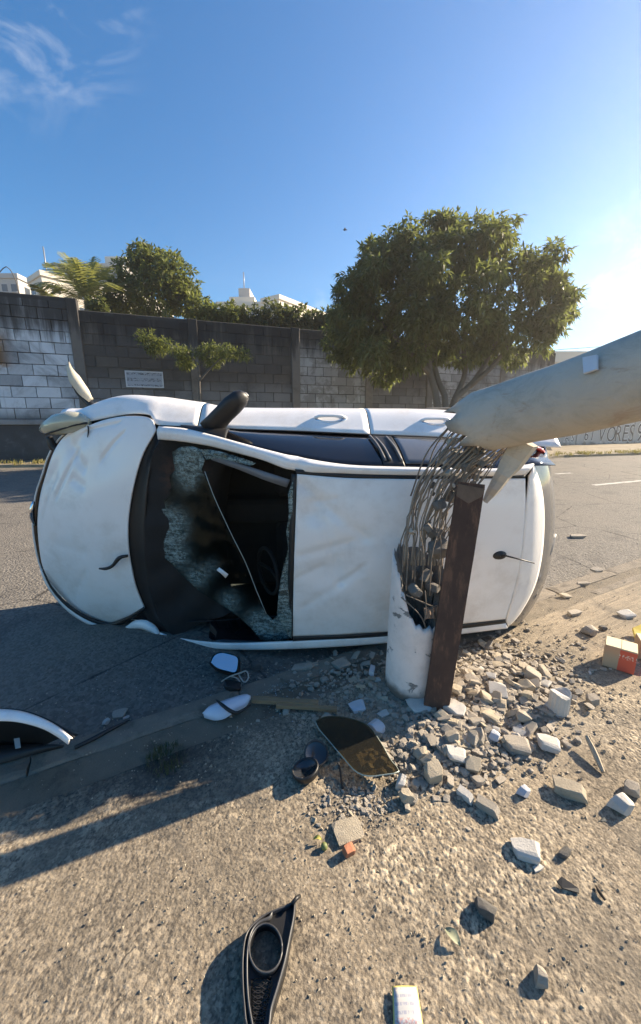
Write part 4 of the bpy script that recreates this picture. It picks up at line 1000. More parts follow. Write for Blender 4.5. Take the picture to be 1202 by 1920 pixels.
def poly_sheet(name, outline, hfun, mat, parent, cuts=4, amp=.02, seed=0, sub=.035):
    """flat ragged outline in picture points -> crumpled sheet in the car frame"""
    from mathutils.geometry import delaunay_2d_cdt
    P_ = [Vector((a, b)) for a, b in outline]; n = len(P_); r_ = random.Random(seed); pts = list(P_)
    xs = [p.x for p in P_]; ys = [p.y for p in P_]
    def inside(q):
        c = False; j = n-1
        for i in range(n):
            if (P_[i].y > q.y) != (P_[j].y > q.y) and q.x < (P_[j].x-P_[i].x)*(q.y-P_[i].y)/(P_[j].y-P_[i].y)+P_[i].x: c = not c
            j = i
        return c
    st = 9.0; x = min(xs)
    while x < max(xs):
        y = min(ys)
        while y < max(ys):
            q = Vector((x + r_.uniform(-3,3), y + r_.uniform(-3,3)))
            if inside(q): pts.append(q)
            y += st
        x += st
    vs, _, fs, _, _, _ = delaunay_2d_cdt(pts, [(i, (i+1) % n) for i in range(n)], [list(range(n))], 1, 1e-4)
    V = []
    for q in vs:
        p = C(q.x, q.y, hfun(q.x, q.y)); w = mnoise.noise(Vector((q.x*.03, q.y*.03, seed)))*amp + mnoise.noise(Vector((q.x*.09, q.y*.09, seed+3)))*amp*.5
        V.append(L3(p + np.array([w*.5, 0, w])))
    o = link(name, mesh(name, V, [list(f) for f in fs], True), mat, parent)
    def crz(q):     # how finely the sheet is crazed: most along its torn side and lower end
        return min(1.0, .10 + sum(k*math.exp(-((q.x-a)**2 + (q.y-b)**2)/(r*r)) for a, b, r, k in ((352,858,30,1.0),(388,852,22,.8),(352,900,26,.55),(318,985,34,1.1),(292,1030,17,1.0),(330,1040,26,.75),(368,1085,24,.6),(398,1062,20,.35),(430,1128,26,.55),(520,1178,36,1.0),(480,1165,22,.6),(300,968,14,.5))))
    o.data.attributes.new('craze', 'FLOAT', 'POINT').data.foreach_set('value', [crz(q) if seed == 2 else .8 for q in vs])
    md = o.modifiers.new('thickness', 'SOLIDIFY'); md.thickness = .005; return o
def h_ws(x, y):     # height of the unbroken windscreen plane at a picture point
    return float(np.interp(x, [270, 330, 420, 552], [1.01, 1.09, 1.24, 1.44]))
sheet = [(322,848),(338,838),(362,836),(376,842),(386,862),(380,880),(398,925),(415,965),(438,1010),(460,1055),(480,1105),(498,1150),(512,1162),(528,1146),(544,1150),(547,1196),(520,1203),(490,1200),
         (474,1180),(455,1160),(430,1142),(400,1125),(372,1108),(352,1088),(338,1078),(322,1055),(303,1040),(288,1028),(280,1044),(279,1022),(286,1008),(300,994),(274,985),(290,978),(284,966),(302,968),(298,955),(312,952),(308,930),(322,915),(318,895),(330,880),(324,864)]
ws = poly_sheet('windscreen', sheet, lambda x, y: h_ws(x, y) - .05 - .0011*max(0, (x-330))*.5 - .03*math.sin((y-840)/360*math.pi), M_CRAZE, car, amp=.016, seed=2)
poly_sheet('windscreen_edge', [(376,842),(398,843),(420,848),(450,858),(480,868),(472,874),(440,866),(410,858),(386,862)], lambda x, y: h_ws(x, y) - .02, M_CRAZE, car, amp=.02, seed=5)
poly_sheet('windscreen_edge', [(549,900),(551,960),(550,1040),(548,1120),(548,1196),(538,1190),(520,1150),(524,1110),(530,1070),(540,1030),(536,1000),(543,960),(541,925)], lambda x, y: 1.425, M_CRAZE, car, amp=.02, seed=8)
tape = grid_mesh('pillar_trim_strip', [[C(x, y, h) for x, y, h in r_] for r_ in (((400,853,1.14),(396,862,1.13)), ((450,870,1.2),(446,880,1.19)), ((500,886,1.3),(495,900,1.29)), ((543,900,1.38),(537,914,1.37)))], False, .008, [simple('grey pillar trim', (.16,.165,.18), .5), M_DUSTY], car)
stk = grid_mesh('sticker', [[C(x, y, h_ws(x, y) + .03) for x, y in r_] for r_ in (((406,1069),(411,1064)), ((415,1076),(419,1070)), ((423,1084),(428,1077)))], False, .002, [simple('white paper sticker', (.7,.7,.7), .6), M_DUSTY], ws)

M_GLINT = NT('painted glint edge').set((.55,.62,.60), .2, Coat_Weight=.5)
for pts in (((384,884),(400,928),(419,970),(438,1010),(461,1056),(480,1105),(499,1150)),):
    tube_obj('glass_fold_glint', [L3(C(x, y, h_ws(x, y) - .03)) for x, y in pts], .0016, M_GLINT, ws, 5, 14)  # fold edge with its glint put into a thin pale tube
# ================================================================== snapped concrete pole
def mat_pole():
    t = NT('weathered concrete pole'); v = t.co('World')
    c = t.mix(t.noise(v, 5, 6, .65), (.44,.395,.335), (.60,.54,.455))
    st = t.noise(t.map(v, (2.2, 1.4, 2.6)), 3.4, 9, .78, .8)
    c = t.mix(t.ramp(st, .44, .68, 0, .4), c, (.27,.245,.20))
    c = t.mix(t.ramp(t.noise(t.map(v, (3, 1.0, 4), (0,0,0), (4,2,1)), 2.6, 6, .7, .8), .58, .68, 0, .5), c, (.36,.25,.19))
    t.bump(t.noise(v, 26, 6, .7), .55, .01); return t.set(c, .9, Specular_IOR_Level=.25)
def mat_stub():
    t = NT('whitewashed concrete stub'); v = t.co('World'); z = t.xyz(v)[2]
    c = t.mix(t.noise(v, 4, 5, .6), (.70,.60,.545), (.84,.735,.67))
    ch = t.ramp(t.noise(t.map(v, (1,1,1.6)), 7, 7, .68, .6), .575, .61)
    c = t.mix(t.ramp(t.noise(v, 2.4, 8, .75), .42, .70, 0, .5), c, (.40,.345,.30)); c = t.mix(ch, c, (.22,.20,.185))
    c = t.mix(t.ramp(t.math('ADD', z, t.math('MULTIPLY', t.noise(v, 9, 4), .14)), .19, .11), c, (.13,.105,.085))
    t.bump(t.math('ADD', t.math('MULTIPLY', ch, -1.0), t.math('MULTIPLY', t.noise(v, 40, 5), .4)), .6, .008); return t.set(c, .85)
M_POLE, M_STUB = mat_pole(), mat_stub()
M_CORE = mat_concrete('broken concrete core', (.17,.158,.145), (.29,.265,.235), 22, (.09,.085,.08), .5, 1.0)
M_REBAR = simple('rusty rebar', (.20,.16,.125), .9, .05, .5, 40)
M_REBAR2 = simple('dusty pale rod', (.27,.225,.175), .9, 0, .4, 60)
PB = g(772, 1292); PB.z = 0
pole = empty('utility_pole', PB); tag(pole, 'snapped concrete utility pole, its top fallen over on bared rods', 'utility pole')
def PW(v): return Vector(v) - PB
# stub: hollow shell with a ragged rim, broken open towards the viewer
SEG = 48; RO, RI = .158, .085; nz = 22
def rim(a):   # height of the break round the stub; a = 0 faces +X, -90 deg faces the viewer
    d = math.degrees(a) % 360
    base = float(np.interp(d, [0, 40, 90, 150, 190, 205, 222, 240, 258, 275, 300, 330, 360], [.74, .80, .84, .85, .83, .78, .66, .56, .49, .47, .51, .62, .74]))
    return base + .055*mnoise.noise(Vector((math.cos(a)*5, math.sin(a)*5, 2))) + .04*mnoise.noise(Vector((math.cos(a)*11, math.sin(a)*11, 5)))
bm = bmesh.new(); outer, inner = [], []
for k in range(SEG):
    a = 2*math.pi*k/SEG; h = rim(a); co, ci = [], []
    for j in range(nz):
        z = -.12 + (h + .12)*j/(nz-1); r = RO*(1 + .012*mnoise.noise(Vector((math.cos(a)*3, math.sin(a)*3, z*6)))) - .010*z
        if j == nz-1: r -= .012
        co.append(bm.verts.new((r*math.cos(a), r*math.sin(a), z)))
        ri = RI*(1 + .25*mnoise.noise(Vector((math.cos(a)*4, math.sin(a)*4, z*9+4)))); zi = max(.30, z*.94 - .03)
        ci.append(bm.verts.new((ri*math.cos(a), ri*math.sin(a), zi - (.05 if j == nz-1 else 0))))
    outer.append(co); inner.append(ci)
for k in range(SEG):
    n_ = (k+1) % SEG
    for j in range(nz-1):
        f = bm.faces.new((outer[k][j], outer[n_][j], outer[n_][j+1], outer[k][j+1])); f.material_index = 0; f.smooth = True
        if inner[k][j+1].co.z - inner[k][j].co.z > 1e-4:
            f = bm.faces.new((inner[k][j+1], inner[n_][j+1], inner[n_][j], inner[k][j])); f.material_index = 1
    f = bm.faces.new((outer[k][-1], outer[n_][-1], inner[n_][-1], inner[k][-1])); f.material_index = 1
me = from_bm('stub', bm); stub = link('stub', me, [M_STUB, M_CORE], pole)
plug = bmesh.new(); lathe_bm(plug, [(.001,.40),(.04,.41),(.08,.385),(.11,.34)], 14)
link('core', from_bm('core', plug), M_CORE, stub)
# cracked brown patch and wire band round the stub
# fallen shaft
ax0, ax1, ax2, ax3 = Vector((.755, 2.03, 1.53)), Vector((.93, 1.78, 1.605)), Vector((1.085, 1.36, 1.70)), Vector((2.15, -1.7, 2.5))
AX = [Vector(p) for p in catmull([ax0, ax1, ax2, (ax2+ax3)/2, ax3], 60)]
bm = bmesh.new(); SEG2 = 40; rings = []
for i, p in enumerate(AX):
    d = (AX[min(i+1, 59)] - AX[max(i-1, 0)]).normalized(); upv = (Vector((0,0,1)) - d*d.z).normalized(); sd = d.cross(upv); ring = []
    for k in range(SEG2):
        a = 2*math.pi*k/SEG2; n_ = upv*math.cos(a) + sd*math.sin(a); r = .152 - .0006*i
        r *= 1 + .014*mnoise.noise(n_*2.5 + p*5)
        q = p + n_*r
        if i == 0:      # ragged broken end: top side runs on, underside torn back
            q = q + d*(.10*max(0, -math.cos(a)) + .09*mnoise.noise(n_*3) - .05*max(0, math.cos(a)) + .05*mnoise.noise(n_*9)) - n_*.03*(1 if math.cos(a) > .3 else .2)
        if i == 1: q = q + d*.04*max(0, -math.cos(a))
        ring.append(bm.verts.new(q - PB))
    rings.append(ring)
for A_, B_ in zip(rings, rings[1:]):
    for k in range(SEG2): f = bm.faces.new((A_[k], B_[k], B_[(k+1)%SEG2], A_[(k+1)%SEG2])); f.smooth = True; f.material_index = 0
d = (AX[1]-AX[0]).normalized(); inn = []
for q in range(3):
    inn.append([bm.verts.new(rings[0][k].co.lerp(AX[0] - PB, .25 + .3*q) + d*(.03 + .05*q)*(1 + .6*mnoise.noise(rings[0][k].co*30))) for k in range(SEG2)])
for A_, B_ in zip([rings[0]] + inn, inn):
    for k in range(SEG2): f = bm.faces.new((A_[(k+1)%SEG2], B_[(k+1)%SEG2], B_[k], A_[k])); f.material_index = 1
f = bm.faces.new(inn[-1]); f.material_index = 1
shaft = link('shaft', from_bm('shaft', bm), [M_POLE, M_CORE], pole)
# torn strips of concrete hanging from the broken end with the rods in them
def chunk_mesh(name, dims, seed, n=16, jag=.25):
    """broken lump: a block cut down by random planes, edges chipped"""
    r_ = np.random.default_rng(seed); bm = bmesh.new(); bm_box(bm, (-.5,-.5,-.5), (.5,.5,.5))
    for v_ in bm.verts: v_.co += Vector(r_.uniform(-.12, .12, 3))
    for k in range(7 + n//4):
        nn = Vector(r_.normal(size=3)); nn.normalize(); sup = max(v_.co.dot(nn) for v_ in bm.verts)
        res = bmesh.ops.bisect_plane(bm, geom=bm.verts[:] + bm.edges[:] + bm.faces[:], plane_co=nn*sup*r_.uniform(.66, .93), plane_no=nn, clear_outer=True)
        ed = [e for e in res['geom_cut'] if isinstance(e, bmesh.types.BMEdge)]
        if len(ed) > 2: bmesh.ops.contextual_create(bm, geom=ed)
    bmesh.ops.remove_doubles(bm, verts=bm.verts[:], dist=.03)
    lo = [min(v_.co[k] for v_ in bm.verts) for k in range(3)]; hi = [max(v_.co[k] for v_ in bm.verts) for k in range(3)]
    for v_ in bm.verts: v_.co = Vector([((v_.co[k]-lo[k])/(hi[k]-lo[k])-.5)*dims[k] for k in range(3)])
    bmesh.ops.recalc_face_normals(bm, faces=bm.faces[:])
    bmesh.ops.bevel(bm, geom=bm.edges[:], offset=min(dims)*.035, segments=1, affect='EDGES')
    return from_bm(name, bm)
def slab_between(name, a, b, w, th, mat, parent, seed, taper=.5):
    a, b = Vector(a), Vector(b); d = (b-a).normalized(); view = (EYE - PB - a).normalized(); sd = d.cross(view).normalized(); n_ = sd.cross(d); bm = bmesh.new(); rg = []
    r_ = random.Random(seed)
    for i in range(9):
        k = i/8; c = a.lerp(b, k) + n_*.01*r_.uniform(-1,1); ww = w*(1 - (1-taper)*k)*r_.uniform(.8,1.15); tt = th*r_.uniform(.7,1.2)
        rg.append([bm.verts.new(c + sd*ww*x + n_*tt*y) for x, y in ((-1,-.6),(-.4,-1),(.5,-1),(1,-.5),(.9,.6),(.2,1),(-.7,.9))])
    for A_, B_ in zip(rg, rg[1:]):
        for k in range(7): bm.faces.new((A_[k], A_[(k+1)%7], B_[(k+1)%7], B_[k]))
    bm.faces.new(rg[0][::-1]); bm.faces.new(rg[-1]); bmesh.ops.recalc_face_normals(bm, faces=bm.faces[:])
    return link(name, from_bm(name, bm), mat, parent)
slab_between('concrete_strip', PW(at(985, 828, 1.86)), PW(at(912, 938, 2.02)), .062, .03, M_POLE, pole, 3, .35)
slab_between('concrete_strip', PW(at(895, 838, 2.0)), PW(at(868, 872, 2.06)), .05, .03, M_CORE, pole, 5, .8)
slab_between('concrete_strip', PW(at(862, 848, 2.05)), PW(at(850, 876, 2.08)), .05, .03, M_CORE, pole, 7, .7)
for i, (x, y, Y, dm) in enumerate(((862,905,2.06,(.09,.08,.10)), (873,920,2.03,(.07,.06,.06)), (822,1030,2.0,(.10,.08,.13)), (845,930,2.1,(.06,.05,.08)), (812,1100,1.96,(.05,.05,.09)), (778,1108,1.92,(.06,.05,.07)), (800,1080,2.0,(.07,.06,.08)))):
    o = link('concrete_lump', chunk_mesh('concrete_lump', dm, 40+i), M_CORE, pole); o.location = PW(at(x, y, Y)); o.rotation_euler = (i, i*2, i*.7)
# bared rods from stub to shaft
rods = []
rr_ = random.Random(11)
for i in range(19):
    u = i/18
    x0 = 752 + 82*u + rr_.uniform(-6,6); y0 = 1010 + 28*math.sin(math.pi*u) + rr_.uniform(-12,22); Y0 = 2.02 + .12*math.cos(i*2.4)
    x1 = 838 + 105*u**1.3 + rr_.uniform(-8,8); y1 = 800 + 52*u + rr_.uniform(-10,10); Y1 = 2.06 - .05*u + .08*math.cos(i*1.7)
    bow = -10 + rr_.uniform(-26,16)
    mids = [at(x0 + (x1-x0)*k + bow*math.sin(math.pi*k), y0 + (y1-y0)*k + 10*math.sin(5*k+i), Y0 + (Y1-Y0)*k + .05*math.sin(math.pi*k)*math.cos(i)) + Vector((rr_.uniform(-.022,.022), 0, rr_.uniform(-.02,.02))) for k in (.2,.4,.6,.8)]
    lo_ = at(x0 - 4, y0 + 70, Y0); 
    tube_obj('rod', [PW(lo_), PW(at(x0, y0, Y0))] + [PW(m) for m in mids] + [PW(at(x1, y1, Y1)), PW(at(x1 + 26, y1 - 16, Y1 - .04))], .0026 + .0018*rr_.random(), M_REBAR, pole, 5, 22)
for i in range(12):
    u = i/11; tube_obj('rod', [PW(at(758+70*u, 1060, 2.0)), PW(at(766+66*u+rr_.uniform(-8,8), 980, 1.99+.08*u)), PW(at(800+70*u+rr_.uniform(-18,10), 900, 1.97+.06*u)), PW(at(838+95*u, 838+20*u, 1.98)), PW(at(868+100*u, 806+26*u, 1.97))], .0055, M_REBAR2, pole, 6, 22)
for i, (p, q, m_) in enumerate((((862,838,2.0),(812,890,1.98),(830,850,1.96)), ((905,850,1.95),(866,905,1.95),(878,872,1.92)), ((930,848,1.92),(885,925,1.93),(902,880,1.90)), ((842,800,2.02),(770,930,2.0),(800,850,1.98)))):
    tube_obj('rod', [PW(at(*p)), PW(at(*m_)), PW(at(*q))], .0045, M_REBAR, pole, 5, 14)
# loose tie wires on the stub
for pts in (((760,1115,1.885),(790,1128,1.87),(815,1138,1.88),(824,1135,1.90)), ((797,1108,1.875),(799,1140,1.87),(796,1165,1.87)), ((752,1120,1.89),(775,1140,1.87),(792,1160,1.868),(800,1185,1.87))):
    tube_obj('tie_wire', [PW(at(*p)) for p in pts], .003, M_REBAR, pole, 5, 12)
slab_between('brown_patch', PW(at(796, 1150, 1.885)), PW(at(828, 1148, 1.90)), .035, .008, simple('brown exposed mortar', (.24,.16,.11), .9, var=.3, scale=30, kind='World'), pole, 9, 1.0)
# number plate on the shaft
a, b, c_, d_ = ((1096,672),(1123,667),(1123,694),(1098,702))
def on_shaft(x, y):
    r = ray(x, y); best = None
    for k in range(4000):
        p = EYE + r*(.6 + k*.0004); i = min(range(60), key=lambda j: (AX[j]-p).length_squared)
        dd = (AX[min(i+1,59)] - AX[max(i-1,0)]).normalized(); w = p - AX[i]; w -= dd*w.dot(dd)
        if w.length < .158: return p
    return EYE + r*1.4
vs = [on_shaft(*q) - PB for q in (a, b, c_, d_)]
nn = (vs[1]-vs[0]).cross(vs[3]-vs[0]).normalized(); nn = nn if nn.dot(EYE - PB - vs[0]) > 0 else -nn
pl = link('number_plate', mesh('number_plate', [v + nn*.010 for v in vs] + [v + nn*.002 for v in vs], [(0,1,2,3),(7,6,5,4),(0,4,5,1),(1,5,6,2),(2,6,7,3),(3,7,4,0)]), simple('pale enamel plate', (.60,.62,.66), .35, var=.06), pole)

# ================================================================== rusty steel channel standing in front of the pole
M_RUST = None
t = NT('dark rusted steel'); v = t.co('Object')
c = t.mix(t.noise(v, 9, 6, .7), (.040,.022,.017), (.110,.060,.042)); z = t.xyz(v)[2]
c = t.mix(t.ramp(t.noise(t.map(v, (3,3,.7)), 7, 6, .75), .46, .64, 0, .8), c, (.185,.095,.058)); c = t.mix(t.ramp(t.math('ADD', z, t.math('MULTIPLY', t.noise(v, 12, 4), .1)), .13, .06), c, (.22,.085,.032))
t.bump(t.noise(v, 50, 6, .7), .4, .004); M_RUST = t.set(c, .8, .15)
b0 = g(815, 1346); b0.z = 0; btop = at(884, 906, 1.86)
beam = empty('steel_channel', b0); tag(beam, 'dark rusty steel channel standing upright in front of the broken pole', 'steel beam')
ld = (btop - b0); ln_ = ld.length; zq = ld.normalized(); face = Vector((-.30, -.95, .0)); face = (face - zq*face.dot(zq)).normalized(); xq = face.cross(zq) * -1
xq = zq.cross(face) * -1
Bm = Matrix.Identity(4)
for i, cc in enumerate((xq, -face, zq)):
    for k in range(3): Bm[k][i] = cc[k]
def chan(name, lo, hi, bev=.003):
    bm = bmesh.new(); bm_box(bm, lo, hi)
    bmesh.ops.subdivide_edges(bm, edges=[e for e in bm.edges if abs(e.verts[0].co.z - e.verts[1].co.z) > .3], cuts=14)
    for v_ in bm.verts: v_.co += Vector((mnoise.noise(v_.co*7), mnoise.noise(v_.co*7 + Vector((4,0,0))), 0))*.0022
    for v_ in bm.verts: v_.co = Bm @ v_.co
    bmesh.ops.recalc_face_normals(bm, faces=bm.faces[:])
    return link(name, from_bm(name, bm), M_RUST, beam)
chan('web', (-.063, 0, -.05), (.063, .008, ln_)); chan('flange', (-.065, .0085, -.05), (-.057, .062, ln_ - .01)); chan('flange', (.057, .0085, -.05), (.065, .062, ln_ - .02))
# torn lighter scab at the top
bm = bmesh.new(); vs = [bm.verts.new(Bm @ Vector(p)) for p in ((-.064,-.006,ln_-.02),(.062,-.006,ln_-.01),(.06,-.006,ln_-.07),(.0,-.006,ln_-.10),(-.055,-.006,ln_-.06))]
fc = bm.faces.new(vs); e_ = bmesh.ops.extrude_face_region(bm, geom=[fc]); bmesh.ops.translate(bm, verts=[x for x in e_['geom'] if isinstance(x, bmesh.types.BMVert)], vec=-face*.004)
bmesh.ops.recalc_face_normals(bm, faces=bm.faces[:]); link('scab', from_bm('scab', bm), simple('lighter rust scab', (.15,.10,.07), .9, var=.3, scale=30), beam)

# crumbs of concrete still clinging to the rods
for i in range(26):
    u = rr_.random(); k = rr_.random(); x = 770 + 70*u + (78 + 22*u)*k + rr_.uniform(-12,6); y = 1015 - 190*k + rr_.uniform(-14,14)
    s_ = rr_.uniform(.012, .042)
    o = link('clinging_lump', chunk_mesh('clinging_lump', (s_*1.3, s_, s_*rr_.uniform(.8,1.8)), 300+i), M_CORE if i % 3 else M_POLE, pole); o.location = PW(at(x, y, 2.04 + rr_.uniform(-.06,.08))); o.rotation_euler = (i, i*2.1, i*.7)
# ================================================================== rubble
M_CH_G = mat_concrete('grey concrete rubble', (.30,.262,.215), (.44,.39,.32), 14, (.13,.118,.10), .4, .8)
M_CH_W = mat_concrete('white painted rubble', (.42,.395,.355), (.60,.57,.52), 10, (.30,.27,.24), .4, .5)
M_CH_T = mat_concrete('tan rubble', (.34,.29,.215), (.48,.41,.31), 12, (.16,.14,.11), .4, .8)
M_CH_D = mat_concrete('dark stone', (.10,.095,.088), (.17,.16,.145), 18, (.06,.055,.05), .4, .8)
M_CH_B = mat_concrete('bluish white plaster', (.42,.43,.46), (.56,.57,.60), 8, (.35,.36,.40), .3, .4)
protos = [chunk_mesh('concrete_chunk', d, 100+i, n, j) for i, (d, n, j) in enumerate(((((1,.7,.5)),14,.3), ((1,.55,.32),12,.3), ((1,.8,.6),18,.35), ((1,.45,.35),12,.25), ((1,.75,.28),11,.35), ((1,.9,.7),16,.4), ((1,.6,.55),13,.3), ((1,.5,.22),10,.35)))]
pm = {}
def proto(i, m):
    k = (i, m.name)
    if k not in pm:
        me = protos[i].copy(); me.materials.clear(); me.materials.append(m); pm[k] = me
    return pm[k]
def put_chunk(name, x, y, size, m, pi, rz, tilt=.25, sink=.12, hz=1.0, zoff=0.0):
    o = bpy.data.objects.new(name, proto(pi, m)); COL.objects.link(o)
    me = proto(pi, m); zmin = min(v.co.z for v in me.vertices)
    o.scale = (size, size*random.uniform(.85,1.15), size*hz); o.rotation_euler = (random.uniform(-tilt,tilt), random.uniform(-tilt,tilt), rz)
    zg = ground_z(x, y) if KN.dot(Vector((x,y,0))) < KB - .34 else (0.0 if KN.dot(Vector((x,y,0))) < KB else ROAD_Z)
    o.location = (x, y, zg - zmin*size*hz*(1 - sink) + zoff); return o
# --- pieces one can single out: (picture point at its foot, size px, material, shape, turn, height factor, label)
singles = [
 (985,1602,66,M_CH_W,4,-.35,1.3,'thick white painted concrete slab alone on the pavement'),
 (1165,1517,50,M_CH_W,0,.3,1.2,'white angular block near the frame edge with a grey lump behind it'),
 (1183,1484,36,M_CH_G,2,.9,1,'grey lump just behind the white angular block'),
 (872,1497,44,M_CH_W,3,-.9,1.2,'short pale chunk touching the end of a long grey one'),
 (914,1520,60,M_CH_G,3,-.75,1.1,'long grey chunk lying end to end with a pale one'),
 (982,1490,32,M_CH_B,0,.4,1.2,'small bluish white stone beside its own dark shadow'),
 (1067,1488,72,M_CH_T,3,-.45,1.0,'smooth tan loaf shaped stone'),
 (1027,1402,50,M_CH_W,4,-.4,1.4,'pale wedge of concrete at the front of the rubble heap'),
 (968,1408,60,M_CH_G,4,-.2,1.3,'broad grey slab at the front edge of the rubble heap'),
 (926,1392,30,M_CH_B,0,.8,1.2,'small bluish chip between two grey slabs'),
 (908,1712,52,M_CH_D,6,-.6,1.1,'dark square stone standing alone on the bare pavement'),
 (1013,1840,40,M_CH_G,0,1.2,1.6,'upright grey pointed stone nearest the camera'),
 (1008,1630,30,M_CH_W,7,.3,1.2,'small jagged white chip below the thick white slab'),
 (1058,1605,34,M_CH_D,6,.5,.9,'dark crumbled lump right of the thick white slab'),
 (1110,1322,26,M_CH_G,5,.1,1,'rounded grey stone between the white ribbed piece and the box'),
 (885,1440,34,M_CH_D,6,.5,.9,'dark lump just in front of the rubble heap'),
 (938,1466,34,M_CH_G,7,.5,.8,'thin flat flake in front of the rubble heap'),
 (762,1500,34,M_CH_T,2,.2,1.3,'beige cube of concrete below the glass pane'),
 (752,1476,34,M_CH_W,6,1.1,1.5,'crumpled white plaster piece next to the beige cube'),
 (670,1332,42,M_CH_B,4,.2,1.0,'white flat shard right of the wooden batten'),
 (697,1275,36,M_CH_B,3,1.3,2.0,'upright white plaster flake beside the pole stub'),
 (612,1352,30,M_CH_G,0,.5,1.2,'grey pebble lying on the far corner of the glass pane'),
 (567,1254,58,M_CH_G,7,.1,.9,'wide grey slab in the shade under the car roof'),
 (640,1248,48,M_CH_G,4,.6,.8,'big grey lump in the shade beside the roof edge'),
 (480,1243,26,M_CH_D,2,.4,1.4,'small dark cube between the loose mirror and the grey slabs'),
 (705,1372,44,M_CH_B,0,-.9,1.2,'bluish white chunk at the upper edge of the glass pane'),
 (785,1336,60,M_CH_W,4,.1,.8,'white slab trapped under the foot of the steel channel'),
 (848,1345,60,M_CH_W,0,-.8,.8,'white block right of the foot of the steel channel'),
 (812,1462,46,M_CH_T,5,.3,1.1,'rounded tan lump at the heap\'s near corner'),
 (790,1425,42,M_CH_T,0,.2,1.0,'tan broken lump right of the glass pane'),
 (192,1360,20,M_CH_W,7,.4,1.2,'tiny white flake on the shaded kerb'),
 (198,1343,18,M_CH_W,0,1.0,1.2,'tiny white chip behind another on the shaded kerb'),
 (222,1328,34,M_CH_G,4,.1,.8,'flat grey flake on the shaded kerb'),
 (235,1333,16,M_CH_W,7,.6,1,'sliver of white paint beside the flat grey flake'),
 (1083,1002,34,M_CH_G,7,-.1,.9,'flat grey plate lying on the sunlit road'),
 (1118,1071,22,M_CH_G,4,.2,1,'grey flake on the kerb stones, farthest one'),
 (1093,1096,26,M_CH_G,7,-.2,1,'flat flake between the kerb stones and the edging'),
 (1060,1119,22,M_CH_T,4,.2,1,'tan flake near the gutter behind the car\'s tail'),
 (1076,1152,36,M_CH_G,7,.3,1.1,'long grey flake lying along the pavement edging'),
 (1174,1155,30,M_CH_W,4,.1,1,'pale flat stone behind the cardboard boxes'),
 (1106,1188,32,M_CH_G,0,.2,1,'grey stone midway between car tail and boxes'),
 (1130,1180,14,M_CH_D,2,.2,1,'small dark stone beside the grey one near the boxes'),
]
for x, y, s, m, pi, rz, hz, lab in singles:
    p = g(x, y); dist = (p - EYE).length * math.cos(math.atan2(abs(y-960), 725)); sz = s/FPX*dist*.72
    o = put_chunk('concrete_chunk', p.x, p.y, sz, m, pi, rz, .12, .06, hz); tag(o, lab, 'rubble', 'concrete rubble')
# --- heaps: (centre px, spread px, count, size range m, label)
heaps = [((905,1262),(60,40),44,(.04,.11),'concrete chunk in the sunlit heap just right of the steel channel', 'rubble right of the steel channel'),
         ((955,1330),(80,45),62,(.05,.125),'concrete chunk in the middle of the sunlit rubble heap', 'rubble in the middle of the heap'),
         ((850,1400),(62,36),44,(.04,.105),'concrete chunk at the front of the rubble heap below the steel channel', 'rubble at the front of the heap'),
         ((690,1310),(40,45),26,(.025,.07),'chunk in the shade beside the foot of the pole stub', 'rubble by the pole stub'),
         ((600,1252),(95,25),24,(.03,.08),'shaded chunk under the edge of the car roof', 'rubble under the car roof'),
         ((665,1510),(55,25),16,(.018,.04),'crumb of broken asphalt below the glass pane', 'asphalt crumbs'),
         ((1010,1225),(120,45),30,(.015,.045),'stone scattered between the heap and the boxes', 'stones near the boxes')]
for (cx, cy), (sx, sy), n, (a, b), lab, grp in heaps:
    k = 0; tries = 0
    while k < n and tries < n*20:
        tries += 1
        x, y = random.gauss(cx, sx*.75), random.gauss(cy, sy*.75); p = g(x, y)
        if (Vector((p.x, p.y)) - Vector((PB.x, PB.y))).length < .19 or (Vector((p.x, p.y)) - Vector((b0.x, b0.y))).length < .06: continue
        if p.y > 2.32 + .2*p.x: continue
        if 585 < x < 745 and 1345 < y < 1455: continue
        sz = .92*(a + (b-a)*random.random()**1.5); m = random.choice([M_CH_G]*5 + [M_CH_T]*4 + [M_CH_W] + ([M_CH_D] if sz < .05 else [M_CH_G]))
        o = put_chunk('concrete_chunk', p.x, p.y, sz, m, random.choice((0,1,1,2,3,4,4,5,6,7,7)), random.uniform(0,6.28), .5, .16, random.uniform(.5,.95), random.choice((0,0,.02)) if sz > .05 else 0)
        tone = {M_CH_G.name: 'grey', M_CH_T.name: 'tan', M_CH_W.name: 'whitish', M_CH_D.name: 'dark'}[m.name]; f_ = (sz - .92*a)/(.92*(b-a)); size_ = 'larger' if f_ > .55 else ('middling' if f_ > .2 else 'small')
        tag(o, f'{size_} {tone} {lab}', 'rubble', grp); k += 1
# --- small broken bits between the chunks, uncountable
bits_v, bits_f = [], []
bit_p = []
for me_ in protos:
    bit_p.append(([tuple(v_.co) for v_ in me_.vertices], [tuple(f.vertices) for f in me_.polygons]))
def bits(n, cx, cy, sx, sy, a, b):
    for _ in range(n):
        x, y = random.gauss(cx, sx), random.gauss(cy, sy); p = g(x, y)
        if p.y > 2.36 + .25*p.x or (Vector((p.x, p.y)) - Vector((PB.x, PB.y))).length < .16: continue
        s = a + (b-a)*random.random()**1.8; V_, F_ = random.choice(bit_p); k = len(bits_v)
        m_ = Matrix.Translation((p.x, p.y, ground_z(p.x, p.y) + s*.12)) @ Matrix.Rotation(random.uniform(0,6.28), 4, 'Z') @ Matrix.Rotation(random.uniform(-.5,.5), 4, 'X') @ Matrix.Scale(s, 4)
        bits_v.extend(tuple(m_ @ Vector(q)) for q in V_); bits_f.extend(tuple(i + k for i in f) for f in F_)
